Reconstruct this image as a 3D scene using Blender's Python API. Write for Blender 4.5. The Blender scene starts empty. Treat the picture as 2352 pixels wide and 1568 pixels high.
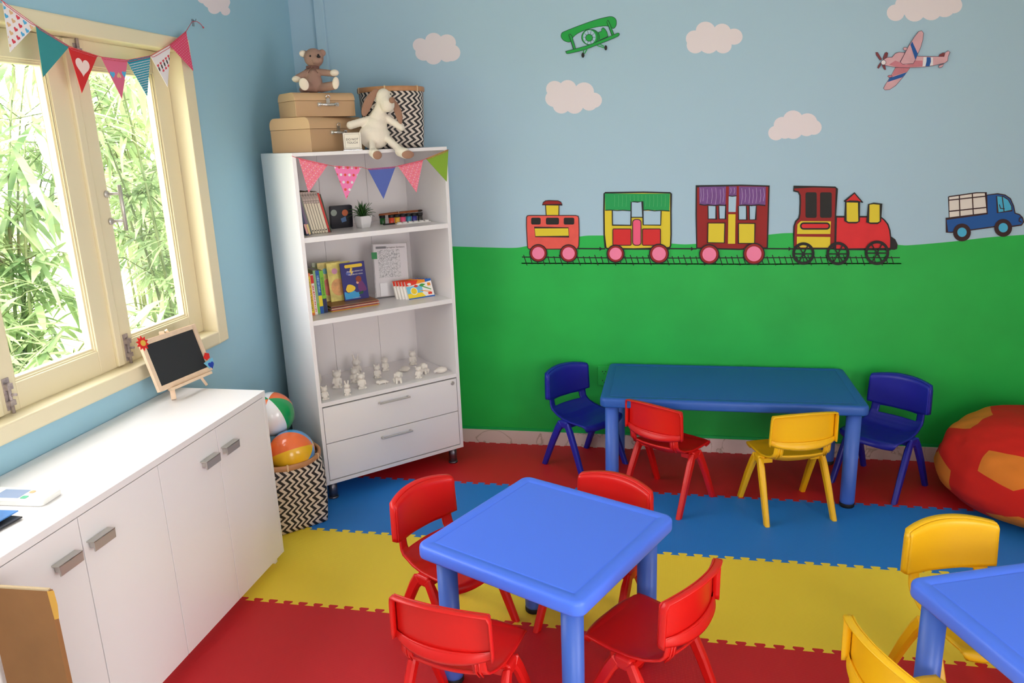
import bpy, bmesh, math, random
from mathutils import Vector, Matrix, Euler
random.seed(7)
PI = math.pi
S = bpy.context.scene
COL = S.collection

# ------------------------------------------------------------------ camera
CAM = (2.0059, -4.0911, 1.7155)
FPX = 1765.1
YAW, PITCH, ROLL = 0.20710, 0.25832, -0.03717
_f = Vector((-math.sin(YAW)*math.cos(PITCH), math.cos(YAW)*math.cos(PITCH), -math.sin(PITCH)))
_r = Vector((math.cos(YAW), math.sin(YAW), 0)); _u = _r.cross(_f)
_r2 = _r*math.cos(ROLL)+_u*math.sin(ROLL); _u2 = -_r*math.sin(ROLL)+_u*math.cos(ROLL)
cd = bpy.data.cameras.new('camera'); cam = bpy.data.objects.new('camera', cd); COL.objects.link(cam)
cd.sensor_width = 36; cd.lens = 36*FPX/2352; cd.clip_start = .02; cd.clip_end = 200
m = Matrix.Identity(4)
for i in range(3):
    m[i][0] = _r2[i]; m[i][1] = _u2[i]; m[i][2] = -_f[i]; m[i][3] = CAM[i]
cam.matrix_world = m
S.camera = cam

def hit(px, py, ax, val):
    """point of the photograph's view line on the plane  axis = val (used to lay out paint on the walls)"""
    d = _f + _r2*((px-1176)/FPX) - _u2*((py-784)/FPX)
    t = (val-CAM[ax])/d[ax]
    return Vector(CAM)+d*t

# ------------------------------------------------------------------ materials
def lin(c): return tuple(((x/255)/12.92 if x/255 <= .04045 else ((x/255+.055)/1.055)**2.4) for x in c)
MATS = {}
def mat(name, rgb, rough=.5, metal=0, spec=.5, bump=0, bscale=200, vary=0, vscale=6, coat=0, trans=0, ior=1.45, sub=0, detail=3):
    if name in MATS: return MATS[name]
    M = bpy.data.materials.new(name); M.use_nodes = True
    nt = M.node_tree; b = nt.nodes['Principled BSDF']
    c = (*lin(rgb), 1)
    b.inputs['Base Color'].default_value = c
    b.inputs['Roughness'].default_value = rough; b.inputs['Metallic'].default_value = metal
    b.inputs['Specular IOR Level'].default_value = spec
    b.inputs['Coat Weight'].default_value = coat
    b.inputs['Transmission Weight'].default_value = trans
    b.inputs['IOR'].default_value = ior
    if bump or vary:
        tc = nt.nodes.new('ShaderNodeTexCoord')
    if bump:
        n = nt.nodes.new('ShaderNodeTexNoise'); n.inputs['Scale'].default_value = bscale; n.inputs['Detail'].default_value = detail
        nt.links.new(tc.outputs['Object'], n.inputs['Vector'])
        bp = nt.nodes.new('ShaderNodeBump'); bp.inputs['Strength'].default_value = bump; bp.inputs['Distance'].default_value = .002
        nt.links.new(n.outputs['Fac'], bp.inputs['Height']); nt.links.new(bp.outputs['Normal'], b.inputs['Normal'])
    if vary:
        n2 = nt.nodes.new('ShaderNodeTexNoise'); n2.inputs['Scale'].default_value = vscale; n2.inputs['Detail'].default_value = 4
        nt.links.new(tc.outputs['Object'], n2.inputs['Vector'])
        r = nt.nodes.new('ShaderNodeValToRGB')
        r.color_ramp.elements[0].position = .3; r.color_ramp.elements[1].position = .7
        r.color_ramp.elements[0].color = (*[x*(1-vary) for x in c[:3]], 1)
        r.color_ramp.elements[1].color = (*[min(1, x*(1+vary)) for x in c[:3]], 1)
        nt.links.new(n2.outputs['Fac'], r.inputs['Fac']); nt.links.new(r.outputs['Color'], b.inputs['Base Color'])
    MATS[name] = M
    return M

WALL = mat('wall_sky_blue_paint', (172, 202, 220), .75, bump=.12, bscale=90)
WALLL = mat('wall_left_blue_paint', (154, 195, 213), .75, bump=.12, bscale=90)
CEIL = mat('ceiling_white', (235, 235, 230), .8)
GREEN = mat('mural_green_paint', (28, 180, 72), .55, bump=.1, bscale=90, vary=.10, vscale=3)
GREEN2 = mat('ledge_green_paint', (15, 175, 85), .45)
CLOUD = mat('mural_cloud_paint', (233, 222, 226), .7)
BLACK = mat('mural_black_paint', (22, 20, 20), .6)
CREAM = mat('window_cream_paint', (230, 219, 186), .42, bump=.05, bscale=60)
WHITE = mat('cabinet_white_laminate', (236, 233, 234), .32, bump=.03, bscale=300)
WHITE2 = mat('cabinet_white_board', (232, 228, 228), .38)
DARKGAP = mat('gap_shadow_board', (60, 55, 55), .8)
STEEL = mat('brushed_steel', (200, 197, 192), .38, metal=.65)
STEELD = mat('worn_steel_bolt', (172, 160, 160), .5, metal=.25, vary=.3, vscale=60)
PLAST = mat('other_walls_paint', (222, 212, 204), .8)
CHROME = mat('chrome', (230, 230, 232), .12, metal=1)
FOOTM = mat('grey_metal_foot', (120, 118, 125), .35, metal=.9)
RUBBER = mat('black_rubber', (20, 20, 22), .6)
PINKM = mat('marble_baseboard', (214, 196, 190), .4)
P_RED = mat('red_plastic', (216, 24, 20), .36, bump=.04, bscale=500)
P_YEL = mat('yellow_plastic', (245, 190, 22), .36, bump=.04, bscale=500)
P_NAVY = mat('navy_blue_plastic', (32, 38, 158), .36, bump=.04, bscale=500)
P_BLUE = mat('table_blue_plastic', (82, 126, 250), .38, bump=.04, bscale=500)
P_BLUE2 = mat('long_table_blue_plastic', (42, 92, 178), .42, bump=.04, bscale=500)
LEG_BLUE = mat('table_leg_blue', (70, 110, 205), .38)

def foam(name, rgb):
    M = mat(name, rgb, .55)
    nt = M.node_tree; b = nt.nodes['Principled BSDF']
    tc = nt.nodes.new('ShaderNodeTexCoord')
    w1 = nt.nodes.new('ShaderNodeTexWave'); w1.bands_direction = 'X'; w1.inputs['Scale'].default_value = 75
    w2 = nt.nodes.new('ShaderNodeTexWave'); w2.bands_direction = 'Y'; w2.inputs['Scale'].default_value = 75
    for w in (w1, w2):
        w.inputs['Distortion'].default_value = .4; nt.links.new(tc.outputs['Object'], w.inputs['Vector'])
    mx = nt.nodes.new('ShaderNodeMath'); mx.operation = 'ADD'
    nt.links.new(w1.outputs['Fac'], mx.inputs[0]); nt.links.new(w2.outputs['Fac'], mx.inputs[1])
    bp = nt.nodes.new('ShaderNodeBump'); bp.inputs['Strength'].default_value = .25; bp.inputs['Distance'].default_value = .0012
    nt.links.new(mx.outputs[0], bp.inputs['Height']); nt.links.new(bp.outputs['Normal'], b.inputs['Normal'])
    return M
F_RED = foam('red_foam', (204, 28, 38)); F_BLUE = foam('blue_foam', (38, 126, 214)); F_YEL = foam('yellow_foam', (248, 217, 62))

# ------------------------------------------------------------------ mesh helpers
class MB:
    def __init__(s): s.v = []; s.f = []; s.mi = []; s.sm = []
    def add(s, vs, fs, mi=0, smooth=False, M=None):
        o = len(s.v)
        s.v += [tuple(M @ Vector(v)) if M is not None else tuple(v) for v in vs]
        s.f += [tuple(i+o for i in f) for f in fs]; s.mi += [mi]*len(fs); s.sm += [smooth]*len(fs)
        return s
    def box(s, x0, x1, y0, y1, z0, z1, mi=0, M=None):
        vs = [(x, y, z) for z in (z0, z1) for y in (y0, y1) for x in (x0, x1)]
        fs = [(0, 2, 3, 1), (4, 5, 7, 6), (0, 1, 5, 4), (2, 6, 7, 3), (0, 4, 6, 2), (1, 3, 7, 5)]
        return s.add(vs, fs, mi, False, M)
    def prism(s, poly, z0, z1, mi=0, M=None, smooth=False):
        n = len(poly)
        vs = [(p[0], p[1], z0) for p in poly]+[(p[0], p[1], z1) for p in poly]
        fs = [tuple(range(n-1, -1, -1)), tuple(range(n, 2*n))]+[(i, (i+1) % n, n+(i+1) % n, n+i) for i in range(n)]
        return s.add(vs, fs, mi, smooth, M)
    def lathe(s, prof, seg=24, mi=0, M=None, smooth=True, cap=True):
        vs = []; fs = []
        for r, z in prof:
            for k in range(seg):
                a = 2*PI*k/seg; vs.append((r*math.cos(a), r*math.sin(a), z))
        for i in range(len(prof)-1):
            for k in range(seg):
                k2 = (k+1) % seg
                fs.append((i*seg+k, i*seg+k2, (i+1)*seg+k2, (i+1)*seg+k))
        s.add(vs, fs, mi, smooth, M)
        if cap:
            n = len(prof)
            s.add([vs[k] for k in range(seg)], [tuple(range(seg-1, -1, -1))], mi, False, M)
            s.add([vs[(n-1)*seg+k] for k in range(seg)], [tuple(range(seg))], mi, False, M)
        return s
    def tube(s, pts, rad, seg=8, mi=0, M=None, smooth=True):
        pts = [Vector(p) for p in pts]; n = len(pts)
        rs = rad if isinstance(rad, (list, tuple)) else [rad]*n
        vs = []; fs = []; prev = None
        for i, p in enumerate(pts):
            t = (pts[min(i+1, n-1)]-pts[max(i-1, 0)]).normalized()
            if prev is None:
                a = Vector((0, 0, 1)) if abs(t.z) < .9 else Vector((1, 0, 0))
                u = t.cross(a).normalized()
            else:
                u = (prev - t*prev.dot(t)).normalized()
            prev = u; w = t.cross(u)
            for k in range(seg):
                an = 2*PI*k/seg
                vs.append(p+(u*math.cos(an)+w*math.sin(an))*rs[i])
        for i in range(n-1):
            for k in range(seg):
                k2 = (k+1) % seg
                fs.append((i*seg+k, i*seg+k2, (i+1)*seg+k2, (i+1)*seg+k))
        fs.append(tuple(range(seg-1, -1, -1))); fs.append(tuple(range((n-1)*seg, n*seg)))
        return s.add(vs, fs, mi, smooth, M)
    def ell(s, c, r, mi=0, M=None, seg=20, rings=12, R=None):
        vs = []; fs = []
        for i in range(rings+1):
            th = PI*i/rings
            for k in range(seg):
                ph = 2*PI*k/seg
                p = Vector((r[0]*math.sin(th)*math.cos(ph), r[1]*math.sin(th)*math.sin(ph), r[2]*math.cos(th)))
                if R is not None: p = R @ p
                vs.append(p+Vector(c))
        for i in range(rings):
            for k in range(seg):
                k2 = (k+1) % seg
                if i == 0: fs.append((k, (i+1)*seg+k, (i+1)*seg+k2))
                elif i == rings-1: fs.append((i*seg+k, (i+1)*seg+k, i*seg+k2))
                else: fs.append((i*seg+k, (i+1)*seg+k, (i+1)*seg+k2, i*seg+k2))
        return s.add(vs, fs, mi, True, M)
    def cap(s, a, b, ra, rb, n=7, mi=0, M=None):
        a = Vector(a); b = Vector(b)
        for i in range(n):
            t = i/(n-1); p = a.lerp(b, t); r = ra+(rb-ra)*t
            s.ell(p, (r, r, r), mi, M, 12, 8)
        return s
    def build(s, name, mats, parent=None, bevel=0, bseg=2, remesh=0, smoothit=0, solid=0, subsurf=0):
        me = bpy.data.meshes.new(name)
        me.from_pydata(s.v, [], s.f); 
        if not isinstance(mats, (list, tuple)): mats = [mats]
        for x in mats: me.materials.append(x)
        me.polygons.foreach_set('material_index', s.mi); me.polygons.foreach_set('use_smooth', s.sm)
        me.update()
        bm = bmesh.new(); bm.from_mesh(me); bmesh.ops.remove_doubles(bm, verts=bm.verts, dist=1e-6)
        bmesh.ops.recalc_face_normals(bm, faces=bm.faces); bm.to_mesh(me); bm.free()
        o = bpy.data.objects.new(name, me); COL.objects.link(o)
        if parent is not None: o.parent = parent
        if remesh:
            r = o.modifiers.new('remesh', 'REMESH'); r.mode = 'VOXEL'; r.voxel_size = remesh; r.use_smooth_shade = True
        if smoothit:
            r = o.modifiers.new('smooth', 'SMOOTH'); r.factor = .6; r.iterations = smoothit
        if solid:
            r = o.modifiers.new('solid', 'SOLIDIFY'); r.thickness = solid; r.offset = 0
        if bevel:
            r = o.modifiers.new('bevel', 'BEVEL'); r.width = bevel; r.segments = bseg; r.limit_method = 'ANGLE'; r.angle_limit = .7
        if subsurf:
            r = o.modifiers.new('sub', 'SUBSURF'); r.levels = subsurf; r.render_levels = subsurf
        return o

def tag(o, label=None, cat=None, group=None, kind=None):
    if label: o['label'] = label
    if cat: o['category'] = cat
    if group: o['group'] = group
    if kind: o['kind'] = kind
    return o
def thing(name, label, cat, loc=(0, 0, 0), rz=0, group=None):
    o = bpy.data.objects.new(name, None); COL.objects.link(o); o.empty_display_size = .05
    o.location = loc; o.rotation_euler = (0, 0, rz)
    return tag(o, label, cat, group)
def place(o, loc, rz=0): o.location = loc; o.rotation_euler = (0, 0, rz); return o
def copy_tree(o, parent=None):
    c = o.copy(); COL.objects.link(c); c.parent = parent
    for ch in [x for x in bpy.data.objects if x.parent == o]: copy_tree(ch, c)
    return c
def T(x, y, z): return Matrix.Translation((x, y, z))
def Rx(a): return Matrix.Rotation(a, 4, 'X')
def Ry(a): return Matrix.Rotation(a, 4, 'Y')
def Rz(a): return Matrix.Rotation(a, 4, 'Z')
def circ(cx, cy, r, n=24, ry=None, a0=0, a1=2*PI):
    ry = r if ry is None else ry
    full = abs(a1-a0-2*PI) < 1e-6
    k = n if full else n+1
    return [(cx+r*math.cos(a0+(a1-a0)*i/n), cy+ry*math.sin(a0+(a1-a0)*i/n)) for i in range(k)]
def rrect(x0, y0, x1, y1, r, n=5):
    out = []
    for cx, cy, a in ((x1-r, y1-r, 0), (x0+r, y1-r, PI/2), (x0+r, y0+r, PI), (x1-r, y0+r, 1.5*PI)):
        out += [(cx+r*math.cos(a+PI/2*i/n), cy+r*math.sin(a+PI/2*i/n)) for i in range(n+1)]
    return out
def heart(cx, cy, s, n=20, fl=1):
    out = []
    for i in range(n):
        t = 2*PI*i/n
        out.append((cx+s*16*math.sin(t)**3/17, cy+fl*s*(13*math.cos(t)-5*math.cos(2*t)-2*math.cos(3*t)-math.cos(4*t))/17))
    return out
_txt = {}
def text_mb(mb, s, size, M, mi=0, align='CENTER', depth=0.0004, sx=1):
    """built-in font lettering as mesh, added to mb"""
    cu = bpy.data.curves.new('lettering', 'FONT'); cu.body = s; cu.size = size; cu.align_x = align; cu.align_y = 'CENTER'
    cu.extrude = depth; cu.resolution_u = 3
    ob = bpy.data.objects.new('lettering', cu); COL.objects.link(ob)
    bpy.context.view_layer.update()
    me = ob.evaluated_get(bpy.context.evaluated_depsgraph_get()).to_mesh()
    vs = [(v.co.x*sx, v.co.y, v.co.z) for v in me.vertices]; fs = [tuple(p.vertices) for p in me.polygons]
    ob.evaluated_get(bpy.context.evaluated_depsgraph_get()).to_mesh_clear()
    bpy.data.objects.remove(ob); bpy.data.curves.remove(cu)
    mb.add(vs, fs, mi, False, M)

# ------------------------------------------------------------------ the room
RX, RY, RH = 4.3, -5.7, 2.85      # right wall, rear wall, ceiling
def wall_with_holes(mb, axis, plane0, plane1, a0, a1, z0, z1, holes):
    """wall slab; axis 'x' = normal along x; a runs along the other axis; holes (a0,a1,z0,z1)"""
    xs = sorted({a0, a1, *[h[0] for h in holes], *[h[1] for h in holes]})
    zs = sorted({z0, z1, *[h[2] for h in holes], *[h[3] for h in holes]})
    for i in range(len(xs)-1):
        for j in range(len(zs)-1):
            ca = (xs[i]+xs[i+1])/2; cz = (zs[j]+zs[j+1])/2
            if any(h[0] < ca < h[1] and h[2] < cz < h[3] for h in holes): continue
            if axis == 'x': mb.box(plane0, plane1, xs[i], xs[i+1], zs[j], zs[j+1])
            else: mb.box(xs[i], xs[i+1], plane0, plane1, zs[j], zs[j+1])
def struct(o, label=None): return tag(o, label, None, None, 'structure')

WY0, WY1, WZ0, WZ1 = -3.38, -0.975, .865, 2.165      # left window
RW = (-4.5, -2.95, .2, 2.2)                          # right-wall glazing
FW = (2.0, 3.5, .5, 2.1)                            # rear-wall glazing
FL = mat('floor_tile', (205, 196, 190), .4)
o = MB().box(-.2, RX+.2, RY-.2, .2, -.15, -.012).build('floor', FL); struct(o, 'pale tiled floor under the foam mats')
o = MB().box(-.2, RX+.2, RY-.2, .2, RH, RH+.15).build('ceiling', CEIL); struct(o)
mb = MB(); mb.box(-.2, RX+.2, 0, .2, -.15, RH); wall_far = mb.build('wall_far', WALL)
struct(wall_far, 'light blue wall painted with clouds, a train and aeroplanes over green grass')
mb = MB(); wall_with_holes(mb, 'x', -.2, 0, RY-.2, 0, -.15, RH, [(WY0, WY1, WZ0, WZ1)])
wall_left = mb.build('wall_left', WALLL); struct(wall_left, 'light blue wall around the cream window')
mb = MB(); wall_with_holes(mb, 'x', RX, RX+.2, RY-.2, 0, -.15, RH, [RW]); struct(mb.build('wall_right', PLAST))
mb = MB(); wall_with_holes(mb, 'y', RY-.2, RY, 0, RX, -.15, RH, [FW]); struct(mb.build('wall_rear', PLAST))
o = MB().box(.151, .206, -.022, 0, 1.2, RH).build('trim_1', WALL, bevel=.003); struct(o, 'narrow blue boxed-in strip in the room corner')

# marble baseboard
def marble():
    M = PINKM; nt = M.node_tree; b = nt.nodes['Principled BSDF']
    tc = nt.nodes.new('ShaderNodeTexCoord')
    w = nt.nodes.new('ShaderNodeTexNoise'); w.inputs['Scale'].default_value = 3.2; w.inputs['Detail'].default_value = 6; w.inputs['Distortion'].default_value = 1.4
    nt.links.new(tc.outputs['Object'], w.inputs['Vector'])
    r = nt.nodes.new('ShaderNodeValToRGB'); e = r.color_ramp.elements
    e[0].position = .485; e[0].color = (*lin((222, 205, 200)), 1); e[1].position = .515; e[1].color = (*lin((222, 205, 200)), 1)
    m_ = e.new(.5); m_.color = (*lin((176, 158, 146)), 1)
    nt.links.new(w.outputs['Fac'], r.inputs['Fac']); nt.links.new(r.outputs['Color'], b.inputs['Base Color'])
marble()
o = MB().box(0, RX, -.012, 0, -.012, .079).build('baseboard_far', PINKM, bevel=.002); struct(o, 'pinkish marble skirting with brown veins')
o = MB().box(0, .012, RY, -.012, -.012, .079).build('baseboard_left', PINKM, bevel=.002); struct(o)
o = MB().box(RX-.012, RX, RY, -.012, -.012, .079).build('baseboard_right', PINKM, bevel=.002); struct(o)

# ------------------------------------------------------------------ mural (thin paint on the far wall, children of it)
class Paint:
    def __init__(s, ox, oy, sc, plane=('y', 0.0)):
        s.ox, s.oy, s.sc = ox, oy, sc; s.mb = MB(); s.layer = 1; s.mats = []; s.plane = plane
    def q(s, p):
        px = s.ox+p[0]/s.sc; py = s.oy+p[1]/s.sc
        if s.plane[0] == 'y':
            P = hit(px, py, 1, 0.0); return Vector((P.x, -.0004*s.layer, P.z))
        P = hit(px, py, 0, 0.0); return Vector((.0004*s.layer, P.y, P.z))
    def mi(s, m_):
        if m_ not in s.mats: s.mats.append(m_)
        return s.mats.index(m_)
    def poly(s, pts, m_, step=1):
        vs = [s.q(p) for p in pts]; s.mb.add(vs, [tuple(range(len(vs)))], s.mi(m_)); s.layer += step; return s
    def line(s, pts, m_=None, w=8, closed=False, step=1):
        m_ = m_ or BLACK
        P = [Vector((p[0], p[1])) for p in pts]; n = len(P); L = []; R = []
        for i in range(n):
            if closed: a, b = P[(i-1) % n], P[(i+1) % n]
            else: a, b = P[max(i-1, 0)], P[min(i+1, n-1)]
            t = (b-a); t = t.normalized() if t.length > 1e-9 else Vector((1, 0))
            nn = Vector((-t.y, t.x))*w/2
            # mitre
            if (closed or 0 < i < n-1):
                t1 = (P[i]-P[(i-1) % n]).normalized(); cosv = max(.5, abs(t1.dot(t)))
                nn = nn/cosv
            L.append(P[i]+nn); R.append(P[i]-nn)
        vs = [s.q(p) for p in L]+[s.q(p) for p in R]
        fs = [(i, i+1, n+i+1, n+i) for i in range(n-1)]
        if closed: fs.append((n-1, 0, n, 2*n-1))
        s.mb.add(vs, fs, s.mi(m_)); s.layer += step; return s
    def shape(s, pts, fill, w=8, lm=None):
        s.poly(pts, fill); s.line(pts, lm, w, True); return s
    def done(s, name, label, parent=None):
        me = bpy.data.meshes.new(name)
        me.from_pydata([tuple(v) for v in s.mb.v], [], s.mb.f)
        for x in s.mats: me.materials.append(x)
        me.polygons.foreach_set('material_index', s.mb.mi); me.update()
        o = bpy.data.objects.new(name, me); COL.objects.link(o); o.parent = parent or wall_far; o['label'] = label
        return o
def pm(name, rgb, **k): return mat('paint_'+name, rgb, .6, **k)
M_RED = pm('red', (214, 36, 36)); M_DRED = pm('dark_red', (150, 20, 16)); M_YEL = pm('yellow', (226, 204, 44)); M_CORAL = pm('coral', (234, 90, 78), vary=.08, vscale=14)
M_PINK = pm('pink', (246, 132, 168)); M_HPINK = pm('hot_pink', (240, 92, 128)); M_PURP = pm('purple', (118, 74, 140), vary=.15, vscale=30)
M_GRN = pm('train_green', (22, 158, 82)); M_ENG = pm('engine_red', (222, 38, 44), vary=.07, vscale=10); M_BLK = pm('window_black', (24, 22, 20))
M_BLUE = pm('truck_blue', (14, 84, 158)); M_LBLUE = pm('light_blue', (70, 176, 216)); M_CRM = pm('truck_cream', (228, 220, 212)); M_OUT = pm('outline', (52, 22, 26))
M_PLN = pm('plane_pink', (216, 168, 176), vary=.08, vscale=18); M_PLD = pm('plane_maroon', (126, 52, 58)); M_PLS = pm('plane_rose', (196, 120, 132), vary=.15, vscale=16); M_WHT = pm('white', (232, 228, 230)); M_PG = pm('biplane_green', (24, 164, 66)); M_STRK = pm('curtain_streak', (190, 165, 205)); M_GSTK = pm('green_streak', (92, 186, 116)); M_SKY = WALL

p = Paint(0, 0, 1)
top = [(820, 560), (900, 563), (1045, 566), (1120, 568), (1180, 569), (1210, 565), (1260, 555), (1331, 543), (1367, 540.7), (1420, 543), (1542, 559), (1597, 560), (1680, 551), (1763, 539), (1822, 535), (1900, 540), (1980, 554), (2062, 562), (2096, 562.5), (2193, 554), (2270, 545), (2352, 539), (2500, 529), (2680, 520)]
def smooth(pts, k=6):
    out = []
    for i in range(len(pts)-1):
        p0 = pts[max(i-1, 0)]; p1 = pts[i]; p2 = pts[i+1]; p3 = pts[min(i+2, len(pts)-1)]
        for j in range(k):
            t = j/k
            out.append(tuple(.5*((2*p1[a])+(-p0[a]+p2[a])*t+(2*p0[a]-5*p1[a]+4*p2[a]-p3[a])*t*t+(-p0[a]+3*p1[a]-3*p2[a]+p3[a])*t**3) for a in (0, 1)))
    out.append(pts[-1]); return out
tp = [hit(x, y, 1, 0) for x, y in smooth(top)]
tp[0] = Vector((.0, 0, 1.08)); tp = [Vector((0, 0, 1.085))]+tp[1:]
tp = [v for v in tp if v.x <= RX]+[Vector((RX, 0, tp[-1].z))]
n = len(tp)
me = bpy.data.meshes.new('painted_grass')
me.from_pydata([(v.x, -.0004, v.z) for v in tp]+[(v.x, -.0004, .079) for v in tp], [], [(i, n+i, n+i+1, i+1) for i in range(n-1)])
me.materials.append(GREEN); o = bpy.data.objects.new('painted_grass', me); COL.objects.link(o); o.parent = wall_far; o['label'] = 'wavy bright green painted grass'
o = MB().box(0, RX, -.006, -.0003, .079, .094).build('painted_ledge', GREEN2, wall_far); o['label'] = 'brighter green painted edge above the skirting'

def cloud(ox, oy, sc, discs, label, plane=('y', 0), parent=None):
    p = Paint(ox, oy, sc, plane)
    for d in discs:
        p.layer = 1+.12*discs.index(d); p.poly(circ(d[0], d[1], d[2], 22, d[2]*.94), CLOUD, 0)
    p.done('painted_cloud', label, parent)
cloud(1240, 0, 2.115, [(72, 432, 42), (70, 478, 44), (135, 428, 42), (215, 445, 48), (262, 487, 40), (105, 512, 42), (168, 512, 43), (240, 500, 40), (150, 470, 62), (200, 478, 50)], 'white cloud above the coral carriage')
cloud(1240, 0, 2.115, [(805, 150, 48), (885, 155, 43), (943, 178, 42), (752, 188, 43), (755, 220, 42), (820, 215, 48), (890, 220, 42), (850, 192, 55)], 'white cloud right of the green biplane')
cloud(1240, 0, 2.115, [(1147, 646, 38), (1178, 607, 42), (1230, 582, 49), (1300, 595, 48), (1330, 618, 39), (1230, 630, 48), (1295, 622, 42), (1190, 640, 36)], 'white cloud lowest in the painted sky')
cloud(1240, 0, 2.115, [(1728, 62, 43), (1775, 25, 50), (1820, 58, 50), (1900, 50, 52), (1965, 35, 52), (2008, 24, 44), (1850, 0, 60), (1945, -10, 60)], 'white cloud cut by the top right of the wall')
cloud(600, 60, 4.9, [(1790, 215, 85), (1940, 165, 96), (2090, 188, 102), (2140, 300, 102), (2090, 325, 84), (1940, 342, 96), (1830, 300, 95), (1990, 250, 120)], 'white cloud behind the patterned basket')
cloud(0, 0, 3.92, [(1830, -20, 55), (1930, 70, 60), (1985, 30, 80), (2030, 100, 42), (1900, 0, 80), (2030, 20, 42)], 'white cloud above the window end', ('x', 0), wall_left)

# train: coral carriage (crop A)
A = (1180, 400, 4.704)
trk = Paint(0, 0, 1)
trk.line([(1198, 604.3), (1400, 605), (1700, 606.5), (1780, 606.5), (1900, 605), (2070, 605)], BLACK, 2.6)
trk.line([(1199, 590), (1400, 592), (1560, 592.5), (1780, 591.5), (2067, 591.5)], BLACK, 2.4)
xs = 1205; k = 0
while xs < 2058:
    l_ = 3.5 if k % 3 == 0 else .5
    trk.line([(xs-1-l_*.4, 588.5-l_), (xs+4+l_*.5, 606+l_)], BLACK, 2.0, step=.05); xs += 13.6; k += 1
for a, b in ((1328, 1390), (1538, 1600), (1753, 1824)):
    trk.line([(a, 570.5), (b, 571)], BLACK, 3); trk.poly([(b-13, 566), (b-6, 571), (b-13, 576)], BLACK)
trk.done('painted_rail_track', 'black painted track and couplings under the train')

def wheel(p, x, y, r, w=11):
    p.shape(circ(x, y, r, 32), M_DRED, w, BLACK); p.poly(circ(x, y, r*.72, 28), M_PINK)
p = Paint(*A); p.layer = 8
p.shape([(345, 330), (490, 330), (488, 450), (352, 450)], M_YEL, 10, M_OUT)
p.shape([(308, 330), (320, 305), (345, 287), (380, 283), (480, 286), (508, 300), (526, 328)], M_DRED, 10, M_OUT)
p.shape([(140, 465), (148, 448), (170, 444), (670, 444), (696, 452), (703, 475), (707, 600), (706, 700), (703, 770), (690, 802), (660, 806), (300, 808), (165, 806), (152, 790), (146, 700), (139, 560)], M_CORAL, 9, M_OUT)
for x0, x1 in ((190, 292), (350, 490), (542, 655)): p.poly(rrect(x0, 468, x1, 542, 16), M_BLK)
p.shape([(226, 574), (592, 577), (598, 672), (236, 672)], M_YEL, 10, M_OUT)
wheel(p, 268, 850, 92); wheel(p, 595, 852, 92)
p.done('painted_carriage', 'coral painted carriage with a small yellow chimney')
# green-roofed carriage
p = Paint(*A); p.layer = 8
p.shape([(978, 208), (990, 200), (1400, 194), (1690, 200), (1700, 212), (1698, 400), (1700, 650), (1695, 770), (1680, 800), (1300, 806), (1010, 802), (992, 790), (978, 650), (975, 400)], M_YEL, 16)
p.poly([(985, 208), (1688, 208), (1682, 395), (1600, 392), (1500, 388), (1402, 388), (1392, 300), (1270, 298), (1262, 392), (1180, 388), (1080, 384), (988, 388)], M_GRN)
for i in range(14):
    x = 1090+i*42; p.line([(x, 225), (x+4, 285), (x-3, 350 if not 1250 < x < 1400 else 270)], M_GSTK, 3, step=.05)
p.poly([(1066, 392), (1262, 396), (1262, 548), (1072, 550)], M_SKY); p.poly([(1398, 394), (1592, 396), (1588, 545), (1402, 548)], M_SKY); p.poly([(1272, 296), (1390, 296), (1390, 462), (1275, 462)], M_SKY)
p.line([(988, 388), (1050, 386), (1120, 392), (1180, 388), (1262, 394)], BLACK, 9); p.line([(1400, 388), (1450, 384), (1520, 395), (1600, 390), (1685, 396)], BLACK, 9)
p.line([(1066, 392), (1068, 548), (1266, 550), (1270, 300), (1300, 296), (1340, 300), (1390, 294), (1400, 546), (1588, 548), (1592, 396)], BLACK, 11)
p.line([(1272, 463), (1390, 463)], BLACK, 10)
p.shape(rrect(1072, 588, 1268, 765, 12), M_RED, 9, M_OUT); p.shape(rrect(1392, 588, 1586, 765, 12), M_RED, 9, M_OUT)
p.shape(rrect(1286, 486, 1376, 765, 34), M_HPINK, 9, M_OUT)
wheel(p, 1102, 855, 92, 13); wheel(p, 1570, 855, 102, 13)
p.done('painted_carriage', 'yellow painted carriage with a green curtain roof')
# purple carriage (crop C)
Cc = (1560, 400, 4.3556)
p = Paint(*Cc); p.layer = 8
p.shape([(172, 120), (620, 110), (898, 118), (890, 400), (880, 735), (600, 750), (176, 738), (170, 400)], M_DRED, 14)
p.poly([(200, 126), (468, 122), (462, 312), (380, 308), (290, 306), (202, 300)], M_PURP); p.poly([(498, 122), (574, 122), (572, 216), (496, 216)], M_PURP); p.poly([(598, 122), (866, 126), (862, 304), (760, 306), (680, 304), (600, 312)], M_PURP)
for x, y0, y1 in ((215, 140, 280), (240, 140, 270), (280, 150, 290), (325, 140, 290), (365, 135, 300), (410, 150, 290), (440, 140, 280), (515, 135, 190), (550, 135, 195), (625, 140, 300), (660, 150, 280), (700, 135, 290), (735, 150, 290), (770, 135, 290), (810, 150, 280), (845, 140, 270)):
    p.line([(x, y0), (x+6, (y0+y1)/2), (x-3, y1)], M_STRK, 4, step=.05)
for x0, x1, y0, y1 in ((292, 362, 316, 442), (400, 460, 316, 442), (596, 668, 316, 450), (704, 768, 316, 450)):
    p.poly([(x0, y0), (x1, y0), (x1-2, y1), (x0, y1)], M_SKY, .1)
p.layer += 1
p.line([(288, 316), (290, 446), (372, 448), (366, 318)], BLACK, 9); p.line([(396, 318), (400, 446), (462, 446), (464, 300)], BLACK, 9)
p.line([(592, 316), (594, 454), (676, 454), (670, 316)], BLACK, 9); p.line([(700, 316), (702, 454), (764, 452), (770, 316)], BLACK, 9)
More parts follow.
